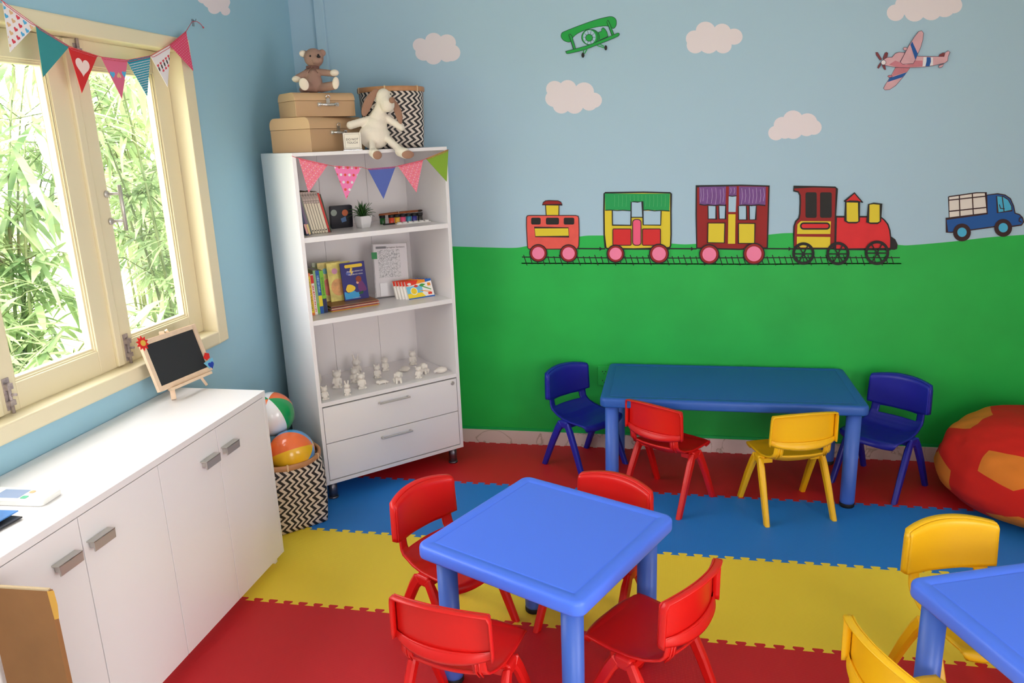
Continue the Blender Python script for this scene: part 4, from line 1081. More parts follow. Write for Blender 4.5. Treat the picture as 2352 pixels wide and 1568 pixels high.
q = MB(); q.tube([pw(-110, -60), pw(-5, -6), pw(5, 2), pw(82, 58), pw(158, 106), pw(223, 128), pw(234, 131), pw(292, 138), pw(346, 128), pw(390, 103), pw(428, 71), pw(441, 50, -.028)], .0013, 6)
q.tube([pw(441, 50, -.028), pw(452, 49, -.03), pw(461, 55, -.032), pw(467, 63, -.034)], .0013, 6); q.ell(pw(467, 63, -.033), (.003, .005, .004), 0, None, 8, 6)
q.build('twine', STRING, bw)
q = MB(); h_ = hit(442, 50, 0, 0); q.box(0, .004, h_.y-.006, h_.y+.006, h_.z-.018, h_.z+.010); q.tube([(0, h_.y, h_.z+.004), (.016, h_.y, h_.z+.002), (.018, h_.y, h_.z+.010)], .002, 6); q.build('hook', mat('hook_grey', (120, 140, 150), .5), bw)

bs = kthing('shelf_bunting', 'string of five paper pennants across the top of the shelf unit', 'bunting', 0, 0, 0)
yb = -.236
fl = [((-.366, 1.666), (-.232, 1.630), (-.336, 1.512), f_pk2, 'leftmost pink pennant with tiny dots', pat_multi), ((-.206, 1.624), (-.071, 1.612), (-.160, 1.470), f_pk3, 'pink pennant with big white and orange dots', pat_big), ((-.041, 1.602), (.103, 1.606), (.027, 1.458), f_blu, 'plain blue pennant', ()), ((.114, 1.608), (.252, 1.630), (.204, 1.476), f_pk2, 'pink pennant with tiny dots right of the blue one', pat_multi), ((.267, 1.635), (.396, 1.673), (.376, 1.518), f_gn, 'plain green pennant', ())]
for a, b, c_, m_, lab, pt in fl: flag(bs, (a[0], yb, a[1]), (b[0], yb, b[1]), (c_[0], yb-.001, c_[1]), m_, lab, pt, (0, -1, 0))
q = MB(); q.tube([(-.392, -.230, 1.675), (-.380, yb, 1.669), (-.366, yb, 1.664), (-.232, yb, 1.628), (-.206, yb, 1.622), (-.071, yb, 1.611), (-.041, yb, 1.601), (.103, yb, 1.604), (.114, yb, 1.607), (.252, yb, 1.629), (.267, yb, 1.634), (.392, yb, 1.672)], .0013, 6); q.build('twine', STRING, bs)

# ------------------------------------------------------------------ shelf 1 contents (z = 1.311)
PAGE = mat('book_pages', (228, 218, 198), .8)
def book(label, x, y, z, w, h, d, m_, lean=0, rz=0, group=None, cat='book', name='book', extra=None, hard=True):
    """upright book, spine facing -y; x = left foot edge; leaning by 'lean' (rad, + to the left)"""
    t = kthing(name, label, cat, x, y, z, rz, group); M = Ry(-lean)
    e = .0012
    zb_ = 0 if lean >= 0 else 0
    q = MB(); q.box(0, w, -.0012, .0005, 0, h, 0, M); q.box(0, e, 0, d, 0, h, 0, M); q.box(w-e, w, 0, d, 0, h, 0, M); q.build('cover', m_, t)
    MB().box(e, w-e, .0005, d-.003, .002, h-.002, 0, M).build('pages', PAGE, t)
    if extra: extra(t, w, h, M)
    return t
Z1 = 1.3112
GB1 = 'books leaning on the upper shelf'
c = lambda n_, rgb, **k: mat('cover_'+n_, rgb, .45, **k)
def band(z0, z1, m_, nm='spine_band'):
    def f(t, w, h, M): MB().box(.0004, w-.0004, -.0018, -.0011, h*z0, h*z1, 0, M).build(nm, m_, t)
    return f
LN = .20
def lean_x(k): return k
xk = -.332
spec = [('dark blue magazine at the left end of the upper shelf', .010, .155, c('navy', (50, 62, 92)), band(.05, .35, c('pinkish', (220, 160, 150)))), ('thin teal and mauve magazine leaning on the upper shelf', .010, .175, c('mauve', (110, 90, 120)), band(0.02, .3, c('yellowish', (222, 196, 130)))),
        ('white spiral-bound book leaning on the upper shelf', .010, .205, c('spiral_white', (226, 224, 222)), 'spiral'), ('slim grey book next to the spiral-bound one', .010, .200, c('grey', (122, 128, 120)), None)]
for k in range(6): spec.append(('cream comic book with a flowery spine top, %s from the left in its row' % ['first', 'second', 'third', 'fourth', 'fifth', 'sixth'][k], (.0125, .012, .012, .012, .0125, .016)[k], .200-.003*(k > 3), c('comic_gap_shade', (120, 108, 92)), 'comic'))  # grey-brown cover colour paints in the shaded gaps between the cream spines
spec += [('red book leaning at the right end of the upper row', .009, .190, c('scarlet', (206, 50, 40)), band(.0, .12, c('brick', (150, 30, 26)))), ('thin dark green book behind the red one', .006, .185, c('dark_green', (48, 66, 44)), None)]
FLOW = mat('cover_flowery', (176, 160, 150), .5, vary=.55, vscale=90)
def comic(t, w, h, M):
    MB().box(w*.10, w*.90, -.0016, -.0011, 0, h*.72, 0, M).build('spine_panel', c('comic_spine', (226, 216, 192)), t)
    MB().box(.0004, w-.0004, -.0018, -.0011, h*.72, h*.995, 0, M).build('spine_picture', FLOW, t)
    MB().box(w*.3, w*.7, -.0018, -.0011, h*.055, h*.085, 0, M).build('spine_mark', c('ink', (40, 36, 34)), t)
def spiral(t, w, h, M):
    q = MB()
    for i in range(34): zz = h*(.03+.94*i/34); q.tube([(w*.2, -.001, zz), (w*.35, -.0045, zz+.001), (w*.75, -.0045, zz+.003), (w*.9, -.001, zz+.0035)], .0009, 5, 0, M)
    q.build('spiral_binding', mat('white_wire', (230, 230, 230), .4), t)
for lab, w, h, m_, ex in spec:
    kw = comic if ex == 'comic' else (spiral if ex == 'spiral' else ex)
    yk = -.150+ (.06 if 'cream' in lab or 'grey' in lab or 'spiral' in lab else .01 if 'navy' in lab else .04)
    book(lab, xk, -.100 if 'magazine' not in lab else -.145, Z1, w, h, .14, m_, LN, 0, GB1, extra=kw); xk += w*.98/math.cos(LN)+.0006
# dark tin case with moon
t = kthing('picture_tin', 'dark square case with a painted moon standing on the upper shelf', 'case', -.078, .048, Z1, -.02)
TD = mat('tin_dark', (26, 26, 36), .35); TL = Rx(.10)
Mx = TL @ Matrix(((1, 0, 0, 0), (0, 0, 1, 0), (0, 1, 0, 0), (0, 0, 0, 1)))
MB().prism(rrect(-.062, 0, .052, .112, .008), -.012, .012, 0, Mx).build('body', TD, t, bevel=.002)
MB().prism(circ(-.046, .080, .016, 20), -.0128, -.0122, 0, Mx).build('moon', mat('moon_grey', (150, 160, 150), .6), t)
q = MB(); q.prism(circ(.012, .076, .016, 18), -.0128, -.0122, 0, Mx); q.build('orange_patch', mat('patch_orange', (196, 104, 66), .6), t)
MB().prism([(-.012, .048), (.014, .058), (.018, .034), (-.006, .028)], -.0128, -.0122, 0, Mx).build('blue_patch', mat('patch_blue', (86, 116, 160), .6), t)
# plant
t = kthing('potted_plant', 'small spiky artificial plant in a white square pot', 'potted plant', -.005, -.045, Z1, .25)
q = MB(); pv = []; 
for hw_, zz in ((.024, 0), (.026, .002), (.032, .03), (.036, .055), (.0375, .058), (.0365, .0595), (.034, .058), (.032, .050)):
    pv.append([(x, y, zz) for x, y in rrect(-hw_, -hw_, hw_, hw_, hw_*.3, 4)])
n = len(pv[0]); q.add([v for l in pv for v in l], [(i*n+k, i*n+(k+1) % n, (i+1)*n+(k+1) % n, (i+1)*n+k) for i in range(len(pv)-1) for k in range(n)]+[tuple(range(n-1, -1, -1))], 0, True)
q.build('pot', mat('pot_white', (226, 224, 226), .35), t)
MB().prism(rrect(-.032, -.032, .032, .032, .01, 4), .046, .050).build('soil', mat('soil', (50, 44, 36), .9), t)
LEAF = mat('succulent_green', (48, 92, 38), .45, vary=.3, vscale=30); q = MB()
rr = random.Random(3)
for k in range(46):
    a = k*2.4; el = .25+1.15*(k/46)+rr.uniform(-.1, .1); L = rr.uniform(.055, .082); d = Vector((math.cos(a)*math.cos(el), math.sin(a)*math.cos(el), math.sin(el))); sd_ = Vector((-math.sin(a), math.cos(a), 0)); up = sd_.cross(d)*-1
    base = Vector((math.cos(a)*.006, math.sin(a)*.006, .050+.010*(k/46))); vs = []; fs = []
    for i in range(6):
        s_ = i/5; p_ = base+d*L*s_+Vector((0, 0, 1))*(.010*math.sin(s_*PI)-.014*s_*s_*(1.3-el)); w_2 = .0045*(1-s_)**.6*(0.7+.6*math.sin(PI*min(1, s_*1.4)))+.0002
        vs += [p_-sd_*w_2, p_-Vector((0, 0, .0015)), p_+sd_*w_2, p_+Vector((0, 0, .001))]
    for i in range(5):
        for j in range(4): fs.append((i*4+j, i*4+(j+1) % 4, (i+1)*4+(j+1) % 4, (i+1)*4+j))
    q.add(vs, fs, 0, True)
q.build('leaves', LEAF, t)
# paint pots + brushes + palette
cols = [('green', (30, 88, 40)), ('orange red', (226, 70, 44)), ('yellow', (230, 180, 50)), ('pink', (232, 80, 130)), ('light blue', (60, 140, 170)), ('dark blue', (50, 52, 140)), ('black', (48, 46, 44))]
for k, (cn, rgb) in enumerate(cols):
    x_ = .140+.031*k-(.008 if k == 0 else 0); y_ = .005-.004*k+(.02 if k == 0 else 0)
    t = kthing('paint_pot', 'small %s paint pot with a black lid on the upper shelf' % cn, 'paint pot', x_, y_, Z1, 0, 'row of paint pots')
    MB().lathe([(.0135, 0), (.014, .002), (.014, .032)], 20).build('jar', mat('poster_'+cn.replace(' ', '_'), rgb, .25, coat=.3), t)
    MB().lathe([(.0152, .032), (.0155, .034), (.0155, .044), (.0145, .046)], 20).build('lid', RUBBER, t)
BR = mat('brush_handle', (150, 82, 40), .4); TIPM = mat('brush_bristle', (60, 44, 34), .8); WHB = mat('white_tie', (226, 222, 216), .6)
for k in range(4):
    t = kthing('paint_brush', 'wooden paint brush tied in a bundle on the paint pots, %s' % ['nearest the front', 'second from the front', 'third from the front', 'rearmost'][k], 'paint brush', .100+.006*k, -.004+.010*k, Z1+.0500+.002*(k % 2), -.02, 'paint brushes on the pots')
    MB().tube([(0, 0, 0), (.06, 0, .0005), (.19, 0, .002), (.225, 0, .002)], [.0022, .0040, .0032, .0028], 8).build('handle', BR, t)
    MB().tube([(.222, 0, .002), (.236, 0, .002), (.246, 0, .002)], [.0032, .0036, .001], 8).build('bristles', TIPM, t)
t = kthing('twine_tie', 'white string tying the paint brushes together', 'string', .215, .012, Z1+.052)
q = MB(); q.tube([(.02*math.cos(a)*.25+0, .022*math.cos(a), .003+.009*math.sin(a)) for a in [2*PI*i/16 for i in range(17)]], .0011, 5); q.tube([(0, -.02, .008), (.02, -.012, .017), (.04, 0, .012), (.02, .008, .010), (0, 0, .012)], .0009, 5); q.tube([(0, 0, .012), (-.02, -.008, .020), (-.035, .002, .017), (-.012, .006, .012)], .0009, 5); q.build('loops', WHB, t)
t = kthing('paint_palette', 'white plastic paint palette in front of the paint pots', 'palette', .268, -.052, Z1, -.10)
q = MB(); q.prism(rrect(-.095, -.018, .095, .018, .010), 0, .004)
for k in range(6): q.lathe([(.0120, .004), (.0132, .009), (.0122, .0092), (.0105, .0045)], 18, 0, T(-.075+.030*k, 0, 0), True, False)
q.build('tray', mat('palette_white', (236, 234, 232), .3), t, bevel=0)
t = kthing('black_tray', 'small black tray under the left paint pots', 'tray', .135, -.022, Z1, -.03); MB().prism(rrect(-.022, -.012, .040, .006, .004), 0, .006).build('tray', RUBBER, t)

# ------------------------------------------------------------------ shelf 2 contents (z = .922)
Z2 = .9222
GB2 = 'books standing on the middle shelf'
def spine_text(s, size, m_, zc, sx=1.0, dx=.5):
    def f(t, w, h, M):
        q = MB(); text_mb(q, s, size, M @ T(w*dx, -.0018, h*zc) @ Rx(PI/2) @ Rz(PI/2), sx=sx); q.build('spine_lettering', m_, t)
    return f
def dashes(m_, z0, z1, n):
    def f(t, w, h, M):
        q = MB(); rg = random.Random(n)
        for i in range(n):
            a = z0+(z1-z0)*i/n; q.box(w*rg.uniform(.22, .34), w*rg.uniform(.66, .8), -.0017, -.0011, h*a, h*(a+(z1-z0)/n*rg.uniform(.35, .75)), 0, M)
        q.build('spine_print', m_, t)
    return f
def multi(*fs):
    def f(t, w, h, M):
        for g in fs: g(t, w, h, M)
    return f
c_yel = c('yellow', (236, 208, 40)); c_red = c('red', (206, 36, 34)); c_blu = c('blue', (24, 84, 164)); c_ink = c('black_ink', (34, 32, 40)); c_wht = c('white', (236, 230, 226))
def frame_red(t, w, h, M): MB().box(w*.12, w*.88, -.0018, -.0011, h*.03, h*.97, 0, M).build('spine_panel', c_yel, t)
def blobs(t, w, h, M):
    for k, rgb in enumerate(((220, 60, 50), (40, 120, 190), (30, 150, 90), (200, 60, 140), (230, 120, 40), (40, 80, 170))):
        q = MB(); q.ell((w*(.4+.2*(k % 2)), -.0020, h*(.10+.085*k)), (w*.17, .0007, .006), 0, M, 12, 6); q.build('spine_picture', mat('dots_%d' % k, rgb, .5), t)
book('red and yellow picture book at the left end of the middle shelf', -.370, -.112, Z2, .030, .242, .17, c_red, .03, 0, GB2, extra=multi(frame_red, blobs))
book('orange fairy-tale book with a yellow spine', -.337, -.100, Z2, .021, .205, .16, c('orange', (236, 130, 52)), .03, 0, GB2, extra=multi(lambda t, w, h, M: MB().box(w*.12, w*.9, -.0018, -.0011, h*.06, h*.93, 0, M).build('spine_panel', c_yel, t), spine_text('TRUYỆN CỔ GRIM', .0165, c_ink, .48, 1.15)))
book('white-spined book with a red title block', -.3145, -.096, Z2, .014, .198, .16, c_wht, .03, 0, GB2, extra=multi(band(.78, .98, c_red), dashes(c_red, .08, .74, 16)))
book('pale green book beside the red title block', -.2990, -.094, Z2, .012, .215, .16, c('pale_green', (140, 180, 120)), .03, 0, GB2, extra=band(.03, .25, c('lime2', (120, 190, 60))))
book('slim blue book with a yellow block on its spine', -.2855, -.090, Z2, .018, .212, .16, c_blu, .03, 0, GB2, extra=multi(band(.17, .42, c_yel), dashes(mat('pale_print', (150, 190, 220), .5), .5, .9, 12)))
book('green book with a navy foot on the middle shelf', -.2655, -.086, Z2, .020, .208, .16, c('lime', (124, 190, 44)), .03, 0, GB2, extra=multi(band(.0, .34, c('navy2', (30, 36, 84))), dashes(c('dkgreen', (60, 120, 40)), .42, .85, 14)))
# pile of magazines, one thing each
pile = [('yellow', (214, 178, 60)), ('orange', (206, 120, 60)), ('dark pink', (150, 70, 80)), ('cream', (226, 210, 180)), ('red', (190, 60, 50)), ('dark', (70, 50, 46)), ('brown', (150, 104, 70))]
for k, (cn, rgb) in enumerate(pile):
    booko = kthing('magazine', '%s magazine, %s in the flat pile on the middle shelf' % (cn, ['lowest', 'second from the bottom', 'third from the bottom', 'fourth from the bottom', 'fifth from the bottom', 'second from the top', 'topmost'][k]), 'magazine', -.105+.006*math.sin(k*2.1), -.018+.004*math.cos(k*1.7), Z2+.0042*k, .02*math.sin(k*3), 'flat pile of magazines')
    MB().box(-.128, .122, -.085, .085, .0003, .0040).build('pages', mat('mag_'+cn.replace(' ', '_'), rgb, .45, vary=.15, vscale=25), booko)
ZP = Z2+.0296
def cover_book(label, x, y, z, w, h, m_, back, rz, fn=None, th=.006, group=None, roll=0):
    t = kthing('book', label, 'book', x, y, z, rz, group); M = Rx(-back) @ Ry(roll)
    zlow = 0
    MB().box(-w/2, w/2, 0, th, zlow, h, 0, M).build('cover', m_, t)
    MB().box(-w/2+.002, w/2-.0005, .0015, th-.0015, -.0001, h+.0002, 0, M).build('pages', PAGE, t)
    if fn: fn(t, w, h, M @ T(0, -.0006, 0) @ Matrix(((1, 0, 0, 0), (0, 0, -1, 0), (0, 1, 0, 0), (0, 0, 0, 1))))
    return t
PIC = mat('cover_storybook', (232, 208, 130), .45, vary=.35, vscale=22)
def story(rgb1, rgb2):
    def f(t, w, h, M):
        MB().prism(circ(-w*.12, h*.36, w*.30, 20, h*.22), 0, .0004, 0, M).build('cover_picture', mat('story_%d%d%d' % rgb1, rgb1, .5, vary=.2, vscale=30), t)
        MB().prism(circ(-w*.20, h*.78, w*.12, 20), 0, .0004, 0, M).build('cover_picture', mat('story_%d%d%d' % rgb2, rgb2, .5), t)
    return f
cover_book('grey book standing behind the storybooks', -.188, .060, ZP, .115, .196, c('greyish', (176, 180, 160)), .10, 0)
cover_book('yellow storybook with a pink picture, left of the three covers', -.168, .030, ZP, .120, .196, PIC, .12, 0, story((222, 120, 110), (110, 170, 190)))
cover_book('yellow storybook in the middle of the three covers', -.128, .002, ZP, .125, .194, mat('cover_storybook2', (236, 214, 120), .45, vary=.3, vscale=18), .13, 0, story((232, 170, 110), (214, 150, 180)))
def fishbook(t, w, h, M):
    def pr(nm, pts, m_, l=1): MB().prism(pts, .0003*(l-1), .0003*l, 0, M).build(nm, m_, t)
    pr('title_plate', rrect(-w*.33, h*.86, w*.40, h*.945, .007), mat('plate_yellow', (240, 204, 60), .5))
    q = MB(); text_mb(q, 'ÔNG LÃO ĐÁNH CÁ', .0092, M @ T(w*.06, h*.755, .0003)); text_mb(q, 'VÀ CON CÁ VÀNG', .0092, M @ T(w*.08, h*.675, .0003)); q.build('lettering', c_wht, t)
    pr('cloud_drawing', circ(-w*.16, h*.72, .020, 18, .012), mat('cover_cloud', (84, 100, 180), .5), 1)
    pr('lightning_drawing', [(-w*.10, h*.86), (-w*.02, h*.84), (-w*.07, h*.76), (0, h*.75), (-w*.14, h*.64), (-w*.10, h*.73), (-w*.16, h*.74)], mat('plate_yellow', (240, 204, 60), .5), 2)
    pr('sea_drawing', smooth([(-w*.46, h*.04), (-w*.47, h*.24), (-w*.30, h*.20), (-w*.12, h*.26), (w*.02, h*.20), (w*.14, h*.18), (w*.10, h*.04)], 4), mat('cover_sea', (60, 160, 216), .5), 1)
    pr('fish_drawing', smooth([(-w*.40, h*.30), (-w*.30, h*.42), (-w*.12, h*.40), (0, h*.32), (-w*.10, h*.24), (-w*.32, h*.22), (-w*.40, h*.30)], 3)[:-1], mat('cover_fish', (246, 206, 60), .5), 2)
    pr('shirt_drawing', smooth([(w*.12, h*.40), (w*.22, h*.52), (w*.34, h*.44), (w*.45, h*.24), (w*.28, h*.20), (w*.12, h*.24), (w*.12, h*.40)], 3)[:-1], mat('cover_purple', (112, 50, 112), .5), 1)
    pr('trousers_drawing', [(w*.10, h*.18), (w*.30, h*.22), (w*.28, h*.14), (w*.12, h*.13)], mat('cover_dgreen', (20, 84, 50), .5), 2)
    pr('face_drawing', circ(w*.11, h*.45, .007, 14), mat('cover_skin', (232, 170, 140), .5), 2)
    pr('hair_drawing', circ(w*.17, h*.54, .0155, 18), mat('cover_hair', (140, 60, 36), .5), 3)
    q = MB()
    for i in range(9): q.box(-w*.15+w*.035*i, -w*.13+w*.035*i, h*.045, h*.065, 0, .0003, 0, M)
    q.build('small_print', c_wht, t)
cover_book('navy picture book with a goldfish and kneeling child on the cover', -.066, -.030, ZP, .132, .190, c('deep_navy', (46, 44, 120)), .14, .02, fishbook)
# colouring sheet in a clear holder
t = kthing('sheet_holder', 'clear plastic stand with a black and white colouring sheet', 'sheet holder', .165, .036, Z2, -.10)
LINES = bpy.data.materials.new('colouring_drawing'); LINES.use_nodes = True; nt = LINES.node_tree; b_ = nt.nodes['Principled BSDF']; tcn = nt.nodes.new('ShaderNodeTexCoord'); vor = nt.nodes.new('ShaderNodeTexVoronoi'); vor.feature = 'DISTANCE_TO_EDGE'; vor.inputs['Scale'].default_value = 62
nz_n = nt.nodes.new('ShaderNodeTexNoise'); nz_n.inputs['Scale'].default_value = 30; mixv = nt.nodes.new('ShaderNodeMix'); mixv.data_type = 'VECTOR'; mixv.inputs['Factor'].default_value = .05
nt.links.new(tcn.outputs['Object'], nz_n.inputs['Vector']); nt.links.new(tcn.outputs['Object'], mixv.inputs['A']); nt.links.new(nz_n.outputs['Color'], mixv.inputs['B']); nt.links.new(mixv.outputs['Result'], vor.inputs['Vector'])
rp = nt.nodes.new('ShaderNodeValToRGB'); rp.color_ramp.elements[0].position = .02; rp.color_ramp.elements[0].color = (.30, .30, .32, 1); rp.color_ramp.elements[1].position = .09; rp.color_ramp.elements[1].color = (.62, .61, .63, 1)
nt.links.new(vor.outputs['Distance'], rp.inputs['Fac']); nt.links.new(rp.outputs['Color'], b_.inputs['Base Color']); b_.inputs['Roughness'].default_value = .4
TH = Rx(-.13) @ Ry(.05)
CLR = clear_mat('clear_plastic', (.93, .93, .94), .10, .1)
MB().box(-.098, .098, .0008, .0016, .002, .285, 0, TH).box(-.098, .098, -.0030, .045, 0, .0022).box(-.098, -.092, -.0030, .0008, .002, .285, 0, TH).box(.092, .098, -.0030, .0008, .002, .285, 0, TH).build('plastic_sleeve', CLR, t)
MB().box(-.092, .092, -.0020, -.0002, .006, .280, 0, TH).build('paper', mat('sheet_paper', (214, 210, 214), .5), t)
MB().box(-.070, .052, -.0024, -.0021, .105, .252, 0, TH).build('drawing', LINES, t)
q = MB(); Mt = TH @ T(0, -.0023, 0) @ Rx(PI/2); text_mb(q, 'Springtime Gardeners', .0115, Mt @ T(.030, .262, 0)); q.build('lettering', INK, t)
MB().box(-.078, -.022, -.0025, -.0021, .257, .269, 0, TH).build('heading_bar', mat('bar_grey', (120, 120, 124), .5), t)
MB().box(-.104, -.074, -.0040, -.0031, .205, .240, 0, TH).build('green_sticker', mat('sticker_green', (40, 136, 76), .5), t)
MB().box(-.070, -.030, -.0060, -.0034, .01, .078, 0, TH).build('leaflet_pocket', mat('pocket_white', (226, 224, 228), .3), t)
# colouring box sets
CR = [mat('crayon_white', (238, 236, 232), .35), mat('crayon_red', (222, 60, 40), .4), mat('crayon_orange', (238, 150, 40), .4), mat('crayon_green', (70, 160, 70), .4), mat('crayon_sky', (120, 196, 226), .4), mat('crayon_yellow', (246, 216, 50), .4), mat('crayon_blue', (30, 100, 190), .4), mat('crayon_edge', (244, 240, 234), .5)]
def crayons(k, x, y, lab, full):
    t = kthing('crayon_box', lab, 'crayon box', x, y, Z2, -.02, 'crayon boxes leaning on the middle shelf'); M = Rx(-.42); w, h, th_ = .150, .098, .012
    MB().box(-w/2, w/2, 0, th_, 0, h, 0, M).build('box', CR[7], t)
    F = M @ T(0, -.0002, 0) @ Matrix(((1, 0, 0, 0), (0, 0, -1, 0), (0, 1, 0, 0), (0, 0, 0, 1)))
    def pr(nm, pts, m_, l=1): MB().prism(pts, .0003*(l-1), .0003*l, 0, F).build(nm, m_, t)
    pr('red_banner', [(-w/2, h*.72), (-w*.10, h*.78), (0, h), (-w/2, h)], CR[1]); pr('orange_banner', [(-w*.10, h*.80), (w*.26, h*.84), (w*.26, h), (0, h)], CR[2]); pr('blue_corner', [(w*.26, h*.84), (w/2, h*.88), (w/2, h), (w*.26, h)], CR[6])
    MB().box(-w/2, w/2, 0, th_, h, h+.0003, 0, M).build('top_edge', CR[(1, 2, 3, 2, 1)[k % 5]], t)
    if full:
        pr('sky_panel', [(-w/2, h*.30), (w*.1, h*.30), (w*.1, h*.70), (-w/2, h*.70)], CR[4]); pr('yellow_panel', [(-w/2, 0), (w*.20, 0), (w*.05, h*.30), (-w/2, h*.32)], CR[5]); pr('blue_base', [(-w*.5, 0), (w/2, 0), (w/2, h*.07), (-w*.5, h*.05)], CR[6], 2)
        pr('sun_halo', circ(-w*.24, h*.42, .0205, 22), CR[0], 2); pr('sun_drawing', circ(-w*.24, h*.42, .0165, 22), CR[5], 3)
        pr('sun_smile', [(-w*.30, h*.40), (-w*.24, h*.34), (-w*.18, h*.40), (-w*.24, h*.36)], CR[1], 4); pr('sun_eye', circ(-w*.28, h*.47, .0016, 8), CR[1], 4); pr('sun_eye', circ(-w*.20, h*.47, .0016, 8), CR[1], 4)
        pr('green_pencil', [(w*.02, h*.66), (w*.42, h*.38), (w*.43, h*.42), (w*.04, h*.72)], CR[3], 2); pr('orange_pencil', [(w*.0, h*.40), (w*.38, h*.26), (w*.39, h*.30), (w*.01, h*.44)], CR[2], 2); pr('pencil_pot', [(w*.28, h*.14), (w*.42, h*.14), (w*.43, h*.26), (w*.27, h*.26)], CR[1], 3)
        pr('maker_badge', circ(-w*.36, h*.83, .011, 18, .007), CR[0], 2)
        pr('red_print', smooth([(-w*.22, h*.66), (-w*.14, h*.76), (-w*.04, h*.68), (-w*.12, h*.62), (-w*.22, h*.66)], 3)[:-1], CR[1], 3); pr('green_print', smooth([(w*.0, h*.70), (w*.10, h*.78), (w*.24, h*.72), (w*.12, h*.64), (0, h*.70)], 3)[:-1], CR[3], 3)
        pr('number_badge', rrect(w*.32, h*.62, w*.44, h*.78, .002), CR[2], 2)
for k in range(5):
    crayons(k, .268-.012*(4-k)*.9, -.096+.0145*(4-k), ['rearmost crayon box of the leaning stack', 'fourth crayon box from the front of the leaning stack', 'middle crayon box of the leaning stack', 'crayon box just behind the sunny front one', 'front crayon box with a smiling sun on it'][k], k == 4)

# ------------------------------------------------------------------ plaster figurines on the lower shelf
PLA = mat('white_plaster', (228, 222, 214), .75, bump=.25, bscale=120)
Z3 = .5152
def fig(kind, x, y, h, rz, label):
    t = kthing('plaster_figurine', label, 'figurine', x, y, Z3, FACE+rz, 'unpainted plaster figurines'); b = MB(); s = h
    if kind in ('bear', 'cat', 'rabbit', 'person', 'pig'):
        b.lathe([(s*.26, 0), (s*.28, s*.03), (s*.26, s*.07)], 16); b.ell((0, 0, s*.30), (s*.24, s*.20, s*.26)); b.ell((0, -s*.02, s*.70), (s*.23, s*.20, s*.20))
        for sx in (-1, 1):
            b.cap((sx*s*.18, -s*.06, s*.44), (sx*s*.20, -s*.20, s*.30), s*.075, s*.065, 4); b.cap((sx*s*.12, -s*.10, s*.10), (sx*s*.18, -s*.26, s*.08), s*.09, s*.08, 4)
            if kind == 'bear': b.ell((sx*s*.17, 0, s*.86), (s*.075, s*.04, s*.075))
            if kind == 'cat': b.cap((sx*s*.14, 0, s*.82), (sx*s*.19, 0, s*.98), s*.08, s*.015, 4)
            if kind == 'rabbit': b.cap((sx*s*.09, 0, s*.84), (sx*s*.13, .0, s*1.10), s*.065, s*.05, 5)
            if kind == 'pig': b.ell((sx*s*.19, -s*.03, s*.84), (s*.07, s*.03, s*.06))
        b.ell((0, -s*.20, s*.66), (s*.09, s*.07, s*.07))
        if kind == 'person': b.ell((0, 0, s*.84), (s*.20, s*.19, s*.11)); b.lathe([(s*.25, s*.80), (s*.25, s*.84)], 16)
    elif kind == 'dog':
        b.ell((0, s*.10, s*.34), (s*.24, s*.34, s*.26)); b.ell((0, -s*.22, s*.66), (s*.26, s*.24, s*.24)); b.ell((0, -s*.44, s*.58), (s*.12, s*.12, s*.10))
        for sx in (-1, 1): b.ell((sx*s*.27, -s*.20, s*.62), (s*.06, s*.11, s*.18)); b.cap((sx*s*.14, -s*.18, s*.36), (sx*s*.16, -s*.28, s*.07), s*.10, s*.09, 4); b.cap((sx*s*.22, s*.22, s*.20), (sx*s*.24, s*.05, s*.08), s*.13, s*.09, 4)
        b.cap((0, s*.40, s*.30), (s*.10, s*.52, s*.50), s*.06, s*.04, 4)
    elif kind == 'lying':
        b.ell((0, 0, s*.42), (s*1.0, s*.50, s*.40)); b.ell((-s*.9, -s*.05, s*.50), (s*.42, s*.36, s*.36)); b.ell((s*.95, 0, s*.25), (s*.36, s*.22, s*.20))
        for sx in (-1, 1): b.ell((-s*.85, sx*s*.24, s*.80), (s*.10, s*.06, s*.16)); b.cap((-s*.5, sx*s*.34, s*.22), (-s*.8, sx*s*.48, s*.14), s*.16, s*.12, 3); b.cap((s*.6, sx*s*.34, s*.22), (s*.5, sx*s*.52, s*.14), s*.16, s*.12, 3)
    elif kind == 'shell':
        b.ell((0, 0, s*.45), (s*.80, s*.62, s*.45))
        for k in range(7): a = k*2*PI/7; b.ell((s*.52*math.cos(a), s*.38*math.sin(a), s*.52), (s*.22, s*.20, s*.22))
        b.ell((0, 0, s*.72), (s*.25, s*.22, s*.22)); b.ell((-s*.85, -s*.1, s*.35), (s*.22, s*.18, s*.2))
    elif kind == 'owl':
        b.ell((0, 0, s*.42), (s*.30, s*.26, s*.42)); b.ell((0, 0, s*.78), (s*.26, s*.22, s*.20)); b.lathe([(s*.25, 0), (s*.26, s*.06)], 14)
        for sx in (-1, 1): b.ell((sx*s*.11, -s*.19, s*.80), (s*.09, s*.05, s*.09)); b.ell((sx*s*.28, 0, s*.42), (s*.08, s*.16, s*.28)); b.cap((sx*s*.15, 0, s*.92), (sx*s*.20, 0, s*1.02), s*.06, s*.02, 3)
    b.build('body', PLA, t, remesh=max(.0018, h*.028), smoothit=1)
